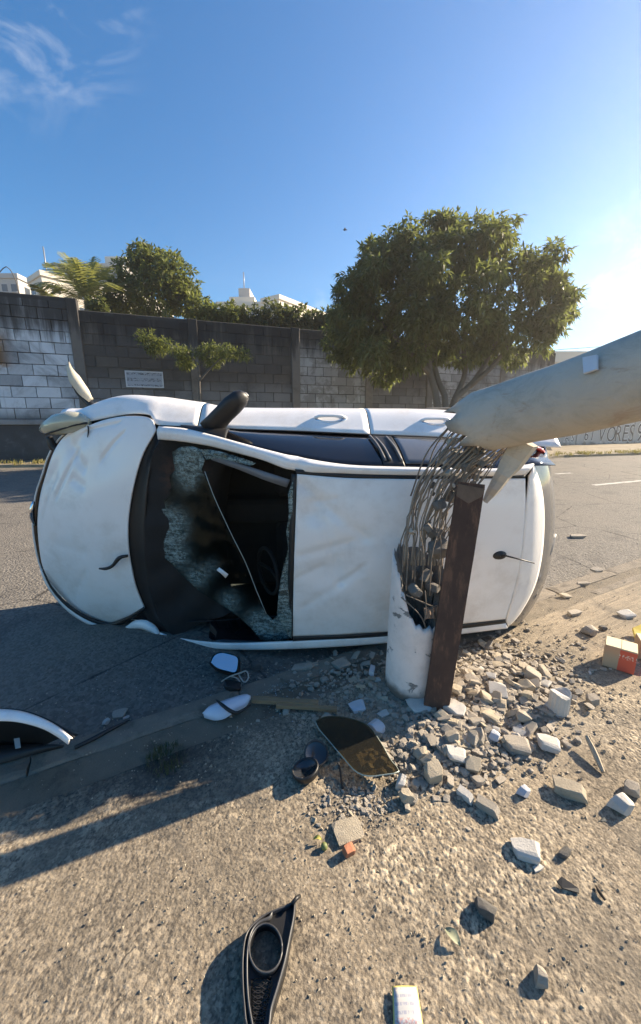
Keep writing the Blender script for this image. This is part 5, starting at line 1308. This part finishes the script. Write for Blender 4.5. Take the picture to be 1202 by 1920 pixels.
bits(1300, 930, 1300, 75, 52, .010, .05); bits(800, 835, 1400, 66, 42, .010, .045); bits(420, 660, 1285, 75, 42, .008, .035); bits(160, 668, 1510, 36, 20, .008, .024); bits(120, 1010, 1240, 90, 50, .008, .024)
tag(link('rubble_bits', mesh('rubble_bits', bits_v, bits_f), M_CH_G), 'small broken bits of concrete filling the rubble heap', 'rubble', kind='stuff')
# --- loose grit, uncountable
bmq = []; vs_all, fs_all = [], []
tet = [(-.5,-.4,0),(.5,-.35,0),(.1,.5,0),(.0,.05,.6),(.3,.2,.45)]; tf = [(0,1,4,3),(1,2,4),(2,0,3,4)]
def grit(n, cx, cy, sx, sy, a, b):
    for _ in range(n):
        x, y = random.gauss(cx, sx), random.gauss(cy, sy)
        if y < 1000 or y > 1930: continue
        p = g(x, y)
        if KN.dot(p) > KB + .6: continue
        s = a + (b-a)*random.random()**2; r_ = random.uniform(0, 6.28); ca, sa = math.cos(r_)*s, math.sin(r_)*s; k = len(vs_all)
        zg = ground_z(p.x, p.y) + (.002 if KN.dot(p) < KB else ROAD_Z)
        for q in tet: vs_all.append((p.x + q[0]*ca - q[1]*sa, p.y + q[0]*sa + q[1]*ca, zg + q[2]*s*.8))
        for f in tf: fs_all.append(tuple(i + k for i in f))
grit(900, 900, 1330, 130, 80, .006, .022); grit(500, 650, 1300, 110, 60, .005, .018); grit(420, 680, 1520, 50, 35, .004, .014); grit(500, 1050, 1230, 110, 90, .006, .018)
grit(700, 900, 1600, 260, 200, .004, .011); grit(260, 220, 1370, 150, 60, .004, .012); grit(400, 500, 1700, 280, 130, .003, .010); grit(250, 1120, 1050, 70, 60, .006, .016)
tag(link('grit', mesh('grit', vs_all, fs_all), M_CH_T), 'loose grit scattered over the pavement and kerb', 'grit', kind='stuff')
# glass crumbs under the car, uncountable
vs_all, fs_all = [], []
grit(500, 540, 1285, 90, 35, .003, .009); grit(160, 300, 1250, 120, 40, .003, .008)
tag(link('glass_crumbs', mesh('glass_crumbs', vs_all, fs_all), NT('glass crumb').set((.35,.42,.45), .15, Specular_IOR_Level=.8)), 'crumbs of shattered glass below the windscreen', 'glass', kind='stuff')

# ================================================================== debris pieces
def flat_poly(name, pts, th, mat, parent=None, bevel=0.0, origin=None):
    """closed outline of world points -> plate of thickness th (downwards)"""
    bm = bmesh.new(); o_ = origin or Vector((0,0,0)); vs = [bm.verts.new(Vector(p) - o_) for p in pts]; f = bm.faces.new(vs); bm.normal_update()
    if f.normal.z < 0: f.normal_flip()
    e_ = bmesh.ops.extrude_face_region(bm, geom=[f]); bmesh.ops.translate(bm, verts=[x for x in e_['geom'] if isinstance(x, bmesh.types.BMVert)], vec=Vector((0,0,th)))
    bmesh.ops.recalc_face_normals(bm, faces=bm.faces[:])
    if bevel: bmesh.ops.bevel(bm, geom=bm.edges[:], offset=bevel, segments=1, affect='EDGES')
    return link(name, from_bm(name, bm), mat, parent)
# ribbed white fragment standing on end
rp = g(1045, 1338); rp.z = ground_z(rp.x, rp.y) - .004
rf = empty('ribbed_fragment', rp); tag(rf, 'white ribbed pipe fragment standing on end at the edge of the rubble', 'fragment')
bm = bmesh.new(); n_ = 14; rg = []
for z in (0, .03, .06, .09, .118):
    rg.append([bm.verts.new(((.045 + (.004 if k % 2 else 0))*math.cos(a)*1.05, (.045 + (.004 if k % 2 else 0))*math.sin(a), z + (.012*math.sin(a*2+1) if z > .1 else 0))) for k, a in enumerate(np.linspace(0, 2*math.pi, n_*2, endpoint=False))])
for A_, B_ in zip(rg, rg[1:]):
    for k in range(n_*2): bm.faces.new((A_[k], A_[(k+1)%(n_*2)], B_[(k+1)%(n_*2)], B_[k]))
bm.faces.new(rg[-1]); link('shell', from_bm('shell', bm), M_CH_W, rf)
# stick on the right, twig, black fragment
a, b = g(1097, 1397), g(1130, 1452)
st = tube_obj('splinter', [Vector((a.x,a.y,.05)), Vector(((a.x+b.x)/2, (a.y+b.y)/2, .035)), Vector((b.x,b.y,.012))], [.010,.014,.009], M_CH_T, None, 5, 6, False); tag(st, 'flat grey splinter leaning on the pavement right of the heap', 'splinter')
a, b = g(1117, 1664), g(1134, 1692)
st = tube_obj('twig', [Vector((a.x,a.y,.008)), Vector(((a.x+b.x)/2-.005, (a.y+b.y)/2, .014)), Vector((b.x,b.y,.010))], [.003,.006,.004], simple('dark twig bark', (.04,.03,.022), .9), None, 5, 8); tag(st, 'short bent dark twig on the bare pavement', 'twig')
c0 = g(1063, 1668); fr = flat_poly('plastic_fragment', [Vector((c0.x+dx, c0.y+dy, dz)) for dx, dy, dz in ((-.030,.012,.016),(-.008,.022,.022),(.036,-.004,.008),(.030,-.016,.006),(-.02,-.004,.010))], .004, M_BLK); tag(fr, 'curved black plastic fragment near the twig', 'plastic fragment')
# --- slab of lifted asphalt, brick piece, fruit
c0 = g(652, 1560); sl = link('asphalt_slab', chunk_mesh('asphalt_slab', (.13,.115,.024), 77, 40, .10), M_CH_T); sl.scale = (.85,.85,1); sl.location = (c0.x, c0.y, .010); sl.rotation_euler = (.05,-.04,.3); tag(sl, 'lifted slab of asphalt at the front of the small crumb pile', 'asphalt piece')
c0 = g(654, 1600); br = link('brick_fragment', chunk_mesh('brick_fragment', (.045,.035,.035), 78, 14, .15), simple('orange fired brick', (.32,.13,.07), .9, var=.25, scale=60)); br.location = (c0.x, c0.y, .016); br.rotation_euler = (.2,.1,.5); tag(br, 'small orange brick fragment on the pavement', 'brick')
c0 = g(608, 1592); bm = bmesh.new(); bmesh.ops.create_icosphere(bm, subdivisions=2, radius=.013)
for v_ in bm.verts: v_.co *= 1 + .12*mnoise.noise(v_.co*90)
o = link('fruit', from_bm('fruit', bm, True), simple('green fruit skin', (.14,.16,.05), .6)); o.location = (c0.x, c0.y, .013); tag(o, 'tiny green fruit near the orange brick fragment', 'fruit')
def leaf_obj(px, py, L, W, rz, mat, lab):
    c0 = g(px, py); vs, fs = [], []
    for i in range(7):
        k = i/6; w = W*math.sin(math.pi*(k*.92+.04))**.8; z = .006 + .012*math.sin(math.pi*k)
        vs += [(L*(k-.5), -w, z+.006), (L*(k-.5), 0, z), (L*(k-.5), w, z+.006)]
    for i in range(6): fs += [(3*i,3*i+3,3*i+4,3*i+1), (3*i+1,3*i+4,3*i+5,3*i+2)]
    o = link('fallen_leaf', mesh('fallen_leaf', vs, fs, True), mat); o.location = (c0.x, c0.y, .002); o.rotation_euler = (0,0,rz); tag(o, lab, 'leaf', 'fallen leaves')
leaf_obj(848, 1762, .052, .015, -.9, simple('pale green leaf', (.26,.27,.17), .7, var=.1), 'pale green leaf lying alone on the pebbly pavement')
leaf_obj(596, 1579, .034, .008, -.1, simple('yellow leaf', (.34,.30,.06), .7, var=.1), 'small yellow leaf beside the tiny green fruit')
# --- fog lamp bezel
bz = g(492, 1812); bz.z = 0
bezel = empty('fog_lamp_surround', bz); tag(bezel, 'black fog lamp surround with a round hole and mesh, nearest the camera', 'car part')
def B_(x, y, z): return g(x, y, z) - bz
ZB = .055
def zb(y): return float(np.interp(y, [1680, 1780, 1930], [.032, .052, .045]))
outl = [(553,1689),(540,1697),(518,1706),(496,1716),(476,1732),(462,1752),(456,1785),(455,1830),(458,1880),(466,1928),(500,1932),(508,1890),(520,1850),(534,1800),(543,1755),(550,1720)]
hole = [(498 + 31*math.cos(a), 1778 + 46*math.sin(a)) for a in np.linspace(0, 2*math.pi, 28, endpoint=False)]
meshreg = [(470,1836),(478,1834),(508,1832),(512,1846),(504,1876),(494,1922),(476,1922),(470,1880)]
bm = bmesh.new(); ed = []
for lp in (outl, hole, meshreg):
    vs = [bm.verts.new(B_(x, y, zb(y) - .012)) for x, y in lp]; ed += [bm.edges.new((vs[i], vs[(i+1) % len(vs)])) for i in range(len(vs))]
bmesh.ops.triangle_fill(bm, use_beauty=True, use_dissolve=False, edges=ed)
# drop the faces that fill the openings
from mathutils.geometry import intersect_point_tri_2d
def in_poly(q, poly):
    c = False; j = len(poly)-1
    for i in range(len(poly)):
        if (poly[i][1] > q[1]) != (poly[j][1] > q[1]) and q[0] < (poly[j][0]-poly[i][0])*(q[1]-poly[i][1])/(poly[j][1]-poly[i][1])+poly[i][0]: c = not c
        j = i
    return c
hw = [tuple((B_(x, y, zb(y)-.012)).xy) for x, y in hole]; mw = [tuple((B_(x, y, zb(y)-.012)).xy) for x, y in meshreg]
bmesh.ops.delete(bm, geom=[f for f in bm.faces if in_poly(f.calc_center_median().xy, hw) or in_poly(f.calc_center_median().xy, mw)], context='FACES_ONLY')
fp = link('face_plate', from_bm('face_plate', bm), M_BLK, bezel); md = fp.modifiers.new('thickness', 'SOLIDIFY'); md.thickness = .004
M_EDGE = simple('scuffed dark plastic edge', (.055,.055,.057), .4, var=.4, scale=40)
def skirt(name, pts, z1, z0, th, mat):
    P_ = catmull([tuple(B_(x, y, zb(y))) for x, y in pts] , 70); vs, fs = [], []
    for p in P_: vs += [(p[0], p[1], p[2] + z1), (p[0]*1.0, p[1], max(.0, p[2] + z0))]
    for i in range(69): fs.append((2*i, 2*i+1, 2*i+3, 2*i+2))
    o = link(name, mesh(name, vs, fs, True), mat, bezel); md = o.modifiers.new('thickness', 'SOLIDIFY'); md.thickness = th; md.offset = 0; return o
skirt('outer_wall', outl + [outl[0]], .0, -.06, .006, M_BLK)
skirt('rim', [(x + 8 if x < 500 else x - 8, y + (6 if y < 1720 else 0)) for x, y in outl[2:10]], .006, -.014, .005, M_EDGE)
skirt('lamp_ring', hole + [hole[0]], .004, -.026, .005, M_BLK)
tube_obj('lamp_ring_edge', [tuple(B_(x, y, zb(y) + .004)) for x, y in hole + [hole[0]]], .0028, M_EDGE, bezel, 6)
tube_obj('edge_bead', [tuple(B_(x, y, zb(y) + .001)) for x, y in catmull(outl + [outl[0]], 60)], .003, M_EDGE, bezel, 6)
for i in range(9):
    y = 1840 + i*10
    for sgn in (-1, 1):
        p = [(470 + 2, y + (5 if sgn > 0 else -5)), (484, y + 3*sgn*-1), (498, y + 5*sgn), (508 - i*1.5, y - 4*sgn)]
        tube_obj('mesh_bar', [tuple(B_(a, b, zb(b) - .016)) for a, b in p], .0018, M_BLK, bezel, 5, 8)
tube_obj('clip', [tuple(B_(548,1694,.05)), tuple(B_(556,1684,.05)), tuple(B_(562,1680,.035))], .006, M_BLK, bezel, 6)
# --- printed paper strip
t = NT('printed slip'); v = t.co('Object'); x = t.xyz(v)
lines = t.math('MULTIPLY', t.ramp(t.math('SINE', t.math('MULTIPLY', x[1], 420.0)), .1, .5), t.ramp(t.noise(t.map(v, (1, .25, 1)), 240, 3), .45, .52))
c = t.mix(t.math('MULTIPLY', lines, .75), (.60,.57,.52), (.34,.34,.42))
red = t.math('MULTIPLY', t.ramp(x[1], -.018, -.022), t.ramp(t.noise(v, 160, 2), .5, .55)); c = t.mix(t.math('MULTIPLY', red, .7), c, (.58,.26,.22))
M_SLIP = t.set(c, .7)
pc = [g(735,1852,.004), g(781,1853,.004), g(795,1935,.004), g(738,1935,.004)]
cen = sum(pc, Vector())/4; slip = empty('paper_slip', cen); tag(slip, 'printed paper slip with a yellow border at the picture\'s lower edge', 'paper')
def sheet_(name, q, z, mat):
    vs, fs = [], []
    for i in range(6):
        for j in range(6):
            u, w = i/5, j/5; p = (q[0]*(1-u) + q[1]*u)*(1-w) + (q[3]*(1-u) + q[2]*u)*w; vs.append(p - cen + Vector((0,0, z + .006*math.sin(u*2.6)*.6 + .003*math.sin(w*5))))
    for i in range(5):
        for j in range(5): fs.append((i*6+j, (i+1)*6+j, (i+1)*6+j+1, i*6+j+1))
    o = link(name, mesh(name, vs, fs, True), mat, slip); md = o.modifiers.new('thickness', 'SOLIDIFY'); md.thickness = .0006; return o
sheet_('sheet', pc, .006, simple('yellow slip border', (.62,.52,.16), .7, var=.1))
q_ = [p.lerp(cen, .10) for p in pc]; sheet_('print', q_, .0085, M_SLIP)
# --- detached door mirror with wires
mp_ = g(420, 1262); mp_.z = 0
dm = empty('loose_door_mirror', mp_); tag(dm, 'torn off door mirror reflecting the sky, lying below the windscreen', 'car mirror')
ctr = at(421, 1242, mp_.y + .02) - mp_
nrm_ = Vector((.02, -.50, .86)).normalized(); mxx = Vector((1,.02,0)); mxx = (mxx - nrm_*mxx.dot(nrm_)).normalized(); myy = nrm_.cross(mxx)
def mo(u, v_, w): return ctr + mxx*u + myy*v_ + nrm_*w
mo_out = [(-.085,.0),(-.07,.045),(-.03,.062),(.03,.05),(.075,.03),(.085,-.01),(.078,-.062),(.03,-.056),(-.04,-.035)]
ol = catmull([(a, b, 0) for a, b in mo_out + [mo_out[0]]], 40)[:-1]
bm = bmesh.new(); rg = [[bm.verts.new(mo(p[0]*k, p[1]*k, w)) for p in ol] for k, w in ((1.08,.004),(1.16,-.01),(1.12,-.05),(.7,-.085))]
for A_, Bq in zip(rg, rg[1:]):
    for k in range(39): bm.faces.new((A_[k], A_[(k+1)%39], Bq[(k+1)%39], Bq[k]))
bm.faces.new(rg[-1]); bmesh.ops.recalc_face_normals(bm, faces=bm.faces[:]); link('housing', from_bm('housing', bm, True), M_BLK, dm)
link('mirror_glass', mesh('mirror_glass', [mo(p[0], p[1], .002) for p in ol], [tuple(range(39))]), NT('silvered mirror').set((.88,.9,.93), .02, 1.0), dm)
M_WIRE = simple('grey cable sheath', (.32,.30,.27), .6, var=.2)
def gp(x, y, z): return g(x, y, z) - mp_
tube_obj('cable', [gp(415,1278,.01), gp(432,1268,.05), gp(450,1262,.07), gp(462,1258,.08), gp(466,1270,.05), gp(458,1279,.03), gp(446,1262,.06)], .0045, M_WIRE, dm, 6, 30)
tube_obj('cable', [gp(432,1268,.05), gp(445,1272,.04), gp(452,1284,.015), gp(447,1294,.008)], .004, M_WIRE, dm, 6, 16)
link('bracket', chunk_mesh('bracket', (.11,.07,.05), 81, 14, .3), M_BLK, dm).location = gp(435, 1286, .02)
# --- white cover shard with black band, wooden batten
sp_ = g(425, 1340); sp_.z = 0
sh_ = empty('mirror_cover_shard', sp_); tag(sh_, 'bluish white plastic cover shard crossed by a black band', 'car part')
def sg(x, y, z): return g(x, y, z) - sp_
top = [(379,1338,.02),(392,1324,.05),(410,1316,.06),(440,1306,.07),(462,1301,.06),(470,1308,.05)]; bot = [(383,1346,.008),(402,1351,.01),(420,1348,.02),(440,1336,.03),(460,1326,.03),(470,1311,.04)]
T_, Bq = catmull([tuple(sg(*p)) for p in top], 20), catmull([tuple(sg(*p)) for p in bot], 20)
vs, fs = [], []
for i in range(20):
    for k in range(5):
        w = k/4; p = Vector(T_[i]*(1-w) + Bq[i]*w); p.z += .018*math.sin(math.pi*w); vs.append(p)
for i in range(19):
    for k in range(4): fs.append((i*5+k, i*5+k+1, (i+1)*5+k+1, (i+1)*5+k))
o = link('shell', mesh('shell', vs, fs, True), simple('bluish white plastic', (.58,.61,.70), .3, var=.06), sh_); md = o.modifiers.new('thickness', 'SOLIDIFY'); md.thickness = .003
tube_obj('band', [sg(405,1312,.085), sg(418,1323,.085), sg(432,1333,.075), sg(446,1336,.05), sg(470,1322,.05)], [.004,.009,.010,.008,.006], M_BLK, sh_, 6, 16)
wb0, wb1 = g(472, 1313, .04), g(632, 1326, .03)
bat = empty('wooden_batten', Vector((wb0.x, wb0.y, .02))); tag(bat, 'split wooden batten lying between the cover shard and the pole stub', 'wood')
M_WOOD = None
t = NT('split pale wood'); v = t.co('Object'); c = t.mix(t.noise(t.map(v, (3, 40, 40)), 3, 5, .7), (.16,.09,.045), (.40,.27,.15)); t.bump(t.noise(t.map(v, (2, 60, 60)), 4, 4), .5, .004); M_WOOD = t.set(c, .8)
bd = (wb1 - wb0); bl = bd.length; br_ = Matrix.Rotation(math.atan2(bd.y, bd.x), 4, 'Z')
def plank(name, x0, x1, y0, y1, z0, z1, seed):
    bm = bmesh.new(); bm_box(bm, (x0,y0,z0), (x1,y1,z1)); bmesh.ops.subdivide_edges(bm, edges=[e for e in bm.edges if abs(e.verts[0].co.x-e.verts[1].co.x) > .1], cuts=9)
    for v_ in bm.verts: v_.co += Vector((0, mnoise.noise(v_.co*14 + Vector((seed,0,0)))*.004, mnoise.noise(v_.co*14 + Vector((seed,5,0)))*.003)); v_.co = br_ @ v_.co
    return link(name, from_bm(name, bm), M_WOOD, bat)
plank('strip', 0, bl*.78, -.004, .030, .006, .026, 1); plank('strip', bl*.30, bl, -.026, -.005, .0, .020, 5)
# --- tinted window pane lying on the rubble
gp0 = g(668, 1410); gp0.z = 0
pane_o = empty('window_pane', gp0); tag(pane_o, 'dark tinted car window pane lying on the ground', 'glass pane')
ol = [(592,1352),(612,1344),(650,1346),(688,1360),(712,1390),(732,1425),(748,1446),(722,1452),(692,1455),(668,1447),(645,1422),(618,1390),(598,1366)]
def zp(x, y): return .045 + .00012*(x-600)
Pn = [g(x, y, zp(x, y)) - gp0 for x, y in ol]; Pn = [Vector(p) for p in catmull([tuple(p) for p in Pn + [Pn[0]]], 44)][:-1]
t = NT('tinted pane'); t.set((.05,.046,.036), .22, Specular_IOR_Level=.5)
gl = t.node('BsdfTransparent'); gl.inputs['Color'].default_value = (.42,.38,.27,1); ms = t.node('MixShader'); ms.inputs[0].default_value = .28
t.l.new(gl.outputs[0], ms.inputs[1]); t.l.new(t.b.outputs[0], ms.inputs[2]); t.l.new(ms.outputs[0], t.out.inputs['Surface']); M_PANE = t.m
bm = bmesh.new(); a_ = [bm.verts.new(p) for p in Pn]; bm.faces.new(a_); o = link('pane', from_bm('pane', bm), M_PANE, pane_o); md = o.modifiers.new('thickness', 'SOLIDIFY'); md.thickness = .004
tube_obj('cut_edge', [tuple(p) for p in Pn + [Pn[0]]], .0035, NT('greenish glass edge').set((.34,.38,.33), .25), pane_o, 5)
tube_obj('rubber_seal', [g(634,1430,.045) - gp0, g(638,1445,.02) - gp0, g(641,1470,.006) - gp0, g(643,1478,.004) - gp0], .005, M_RUB, pane_o, 6, 10)
# --- two fog lamp pods, black
def pod(px, py, rad, tilt, rz, lab):
    c0 = g(px, py); r_ = empty('fog_lamp', (c0.x, c0.y, .0)); tag(r_, lab, 'car part')
    Tm = Matrix.Translation((0,0,rad*.55)) @ Matrix.Rotation(rz, 4, 'Z') @ Matrix.Rotation(tilt, 4, 'X')
    bm = bmesh.new(); lathe_bm(bm, [(.001,-.035),(rad*.5,-.034),(rad*.85,-.015),(rad,.008),(rad*1.02,.018),(rad*.92,.022),(rad*.86,.014)], 24, Tm); link('housing', from_bm('housing', bm, True), M_BLK, r_)
    bm = bmesh.new(); lathe_bm(bm, [(rad*.86,.013),(rad*.6,.006),(rad*.3,.002),(.001,.0)], 24, Tm); link('lens', from_bm('lens', bm, True), NT('smoked lens').set((.03,.03,.032), .06, Specular_IOR_Level=.8), r_)
    tube_obj('bezel_ring', [Tm @ Vector((rad*.94*math.cos(a), rad*.94*math.sin(a), .021)) for a in np.linspace(.4, 3.4, 16)], .0025, M_EDGE, r_, 5)
    link('connector', chunk_mesh('connector', (.04,.03,.03), int(px), 12, .2), M_BLK, r_).location = Tm @ Vector((.01, 0, -.05)); return r_
pod(592, 1424, .056, .55, .3, 'black round lamp pod with a bright streak, next to the glass pane')
pod(574, 1458, .060, -.25, 1.2, 'black round lamp pod lying open side up, nearer the camera than its twin')
# --- torn off bumper section at the left
bs = g(70, 1440); bs.z = 0
bum = empty('torn_bumper_section', bs); tag(bum, 'torn off white bumper section with black inside at the left frame edge', 'car part')
def bq(x, y, z): return g(x, y, z) - bs
t1 = [bq(-150,1335,.26), bq(-70,1328,.27), bq(0,1329,.27), bq(45,1334,.26), bq(88,1350,.25), bq(118,1368,.235), bq(137,1384,.22)]
t2 = [bq(-150,1372,.245), bq(-70,1354,.255), bq(0,1352,.255), bq(38,1355,.25), bq(78,1366,.24), bq(106,1381,.22), bq(127,1396,.205)]
A_, Bq = catmull([tuple(p) for p in t1], 30), catmull([tuple(p) for p in t2], 30); vs, fs = [], []
for i in range(30):
    for k in range(6):
        w = k/5; p = Vector(A_[i]*(1-w) + Bq[i]*w); p.z += .016*math.sin(math.pi*w); vs.append(p)
for i in range(29):
    for k in range(5): fs.append((i*6+k, i*6+k+1, (i+1)*6+k+1, (i+1)*6+k))
o = link('painted_lip', mesh('painted_lip', vs, fs, True), M_WHITE, bum); md = o.modifiers.new('thickness', 'SOLIDIFY'); md.thickness = .005; md.offset = -1
vs, fs = [], []
for i in range(30):
    p = Vector(A_[i]); q = Vector((p.x*.98 - .01, p.y + .05, p.z*max(0, (i-17)/12)*.85)); vs += [p + Vector((0,.004,-.006)), p.lerp(q, .4) + Vector((0,.035*(1-max(0,(i-17)/12)),0)), q]
for i in range(29): fs += [(3*i, 3*i+1, 3*i+4, 3*i+3), (3*i+1, 3*i+2, 3*i+5, 3*i+4)]
o = link('skin', mesh('skin', vs, fs, True), M_BLK, bum); md = o.modifiers.new('thickness', 'SOLIDIFY'); md.thickness = .006
fl = [bq(-160,1400,.05), bq(-60,1398,.05), bq(20,1396,.045), bq(80,1395,.04), bq(120,1398,.035)]; fl2 = [bq(-160,1462,.0), bq(-60,1446,.004), bq(0,1432,.006), bq(60,1416,.01), bq(118,1402,.02)]
A_, Bq = catmull([tuple(p) for p in fl], 14), catmull([tuple(p) for p in fl2], 14); vs = [v_ for i in range(14) for v_ in (tuple(A_[i]), tuple(Bq[i]))]
o = link('liner', mesh('liner', vs, [(2*i, 2*i+1, 2*i+3, 2*i+2) for i in range(13)], True), M_BLK, bum); md = o.modifiers.new('thickness', 'SOLIDIFY'); md.thickness = .006
tg = flat_poly('tag', [bq(26,1386,.075), bq(37,1384,.075), bq(39,1402,.06), bq(29,1404,.06)], .003, simple('grey label', (.45,.44,.43), .6), bum)
tube_obj('shadow_strip', [bq(140,1402,.012), bq(175,1385,.014), bq(210,1366,.014), bq(243,1350,.010)], [.010,.012,.010,.004], M_BLK, bum, 6, 10)  # shadow streak beside the bumper section, laid in as a black strip
# --- cardboard boxes at the right
def mat_card(name, base, redx=None, red=(.55,.10,.055)):
    t = NT(name); v = t.co('Object'); x = t.xyz(v)
    c = t.mix(t.noise(v, 14, 4), tuple(k*.88 for k in base), base)
    if redx is not None:
        m_ = t.math('MULTIPLY', t.ramp(x[0], redx, redx + .002), t.ramp(x[2], .145, .143)); c = t.mix(m_, c, red)
        w_ = t.math('MULTIPLY', t.ramp(x[2], .085, .09), t.ramp(x[2], .12, .115)); c = t.mix(t.math('MULTIPLY', w_, t.math('MULTIPLY', m_, t.ramp(t.noise(v, 90, 2), .52, .56))), c, (.62,.50,.40))
        w2 = t.math('MULTIPLY', t.ramp(x[2], .06, .14, 0, .6), t.ramp(x[0], redx, redx - .002)); c = t.mix(w2, c, (.50,.26,.14))
    return t.set(c, .8)
def carton(name, px, py, sx, sy, sz, rz, mat, lab):
    c0 = g(px, py); r_ = empty(name, (c0.x, c0.y, 0), rz); tag(r_, lab, 'box')
    bm = bmesh.new(); bm_box(bm, (-sx/2,-sy/2,0), (sx/2,sy/2,sz)); bmesh.ops.bevel(bm, geom=bm.edges[:], offset=.003, segments=1, affect='EDGES'); link('carton', from_bm('carton', bm), mat, r_)
    box_obj('lid_flap', (-sx/2+.002, -sy/2+.002, sz+.0005), (-.0015, sy/2-.002, sz+.003), simple(name + ' lid', (.62,.55,.36), .8, var=.05), r_); box_obj('lid_flap', (.0015, -sy/2+.002, sz+.0005), (sx/2-.002, sy/2-.002, sz+.003), bpy.data.materials[name + ' lid'], r_)
    return r_
carton('cardboard_box', 1158, 1247, .165, .135, .150, R(-38), mat_card('tan and red carton', (.42,.33,.22), -.005), 'small cardboard box with a red panel standing on the pavement')
carton('cardboard_carton', 1216, 1232, .15, .12, .13, R(-25), mat_card('plain brown carton', (.38,.28,.18)), 'plain brown carton cut by the right frame edge')
yp = g(1203, 1196); yb = flat_poly('yellow_wrapper', [Vector((yp.x+a, yp.y+b, c)) for a, b, c in ((-.07,-.02,.005),(-.03,.06,.03),(.05,.08,.05),(.12,.03,.04),(.06,-.05,.01))], .02, simple('yellow wrapper plastic', (.62,.46,.05), .4, var=.1), None, .004); tag(yb, 'crumpled yellow wrapper behind the boxes at the right edge', 'wrapper')
# --- small dark grass patch on the shaded pavement
gc = g(312, 1425); vs, fs = tuft_mesh(260, .095, .035, .0016, 9)
vs = [(a + gc.x, b*1.0 + gc.y, c) for a, b, c in vs]
tag(link('grass_patch', mesh('grass_patch', vs, fs), mat_leaf('dull grass', (.05,.06,.03), (.11,.12,.05), .2)), 'small dull grass patch on the shaded pavement', 'grass', kind='stuff')
# ================================================================== air: thin volume added to imitate lens glare
def glare_haze(density, g_):
    o = box_obj('glare_haze', (-150, -30, -1.2), (150, 140, 46), None)
    m = bpy.data.materials.new('thin air added for glare'); m.use_nodes = True; n = m.node_tree.nodes; n.clear()
    out = n.new('ShaderNodeOutputMaterial'); v_ = n.new('ShaderNodeVolumePrincipled'); v_.inputs['Density'].default_value = density; v_.inputs['Anisotropy'].default_value = g_
    v_.inputs['Color'].default_value = (1,.95,.88,1); m.node_tree.links.new(v_.outputs[0], out.inputs['Volume']); o.data.materials.append(m)
    tag(o, 'thin scattering air added to imitate lens glare towards the sun', 'glare_haze', kind='stuff')
glare_haze(.0014, .55)
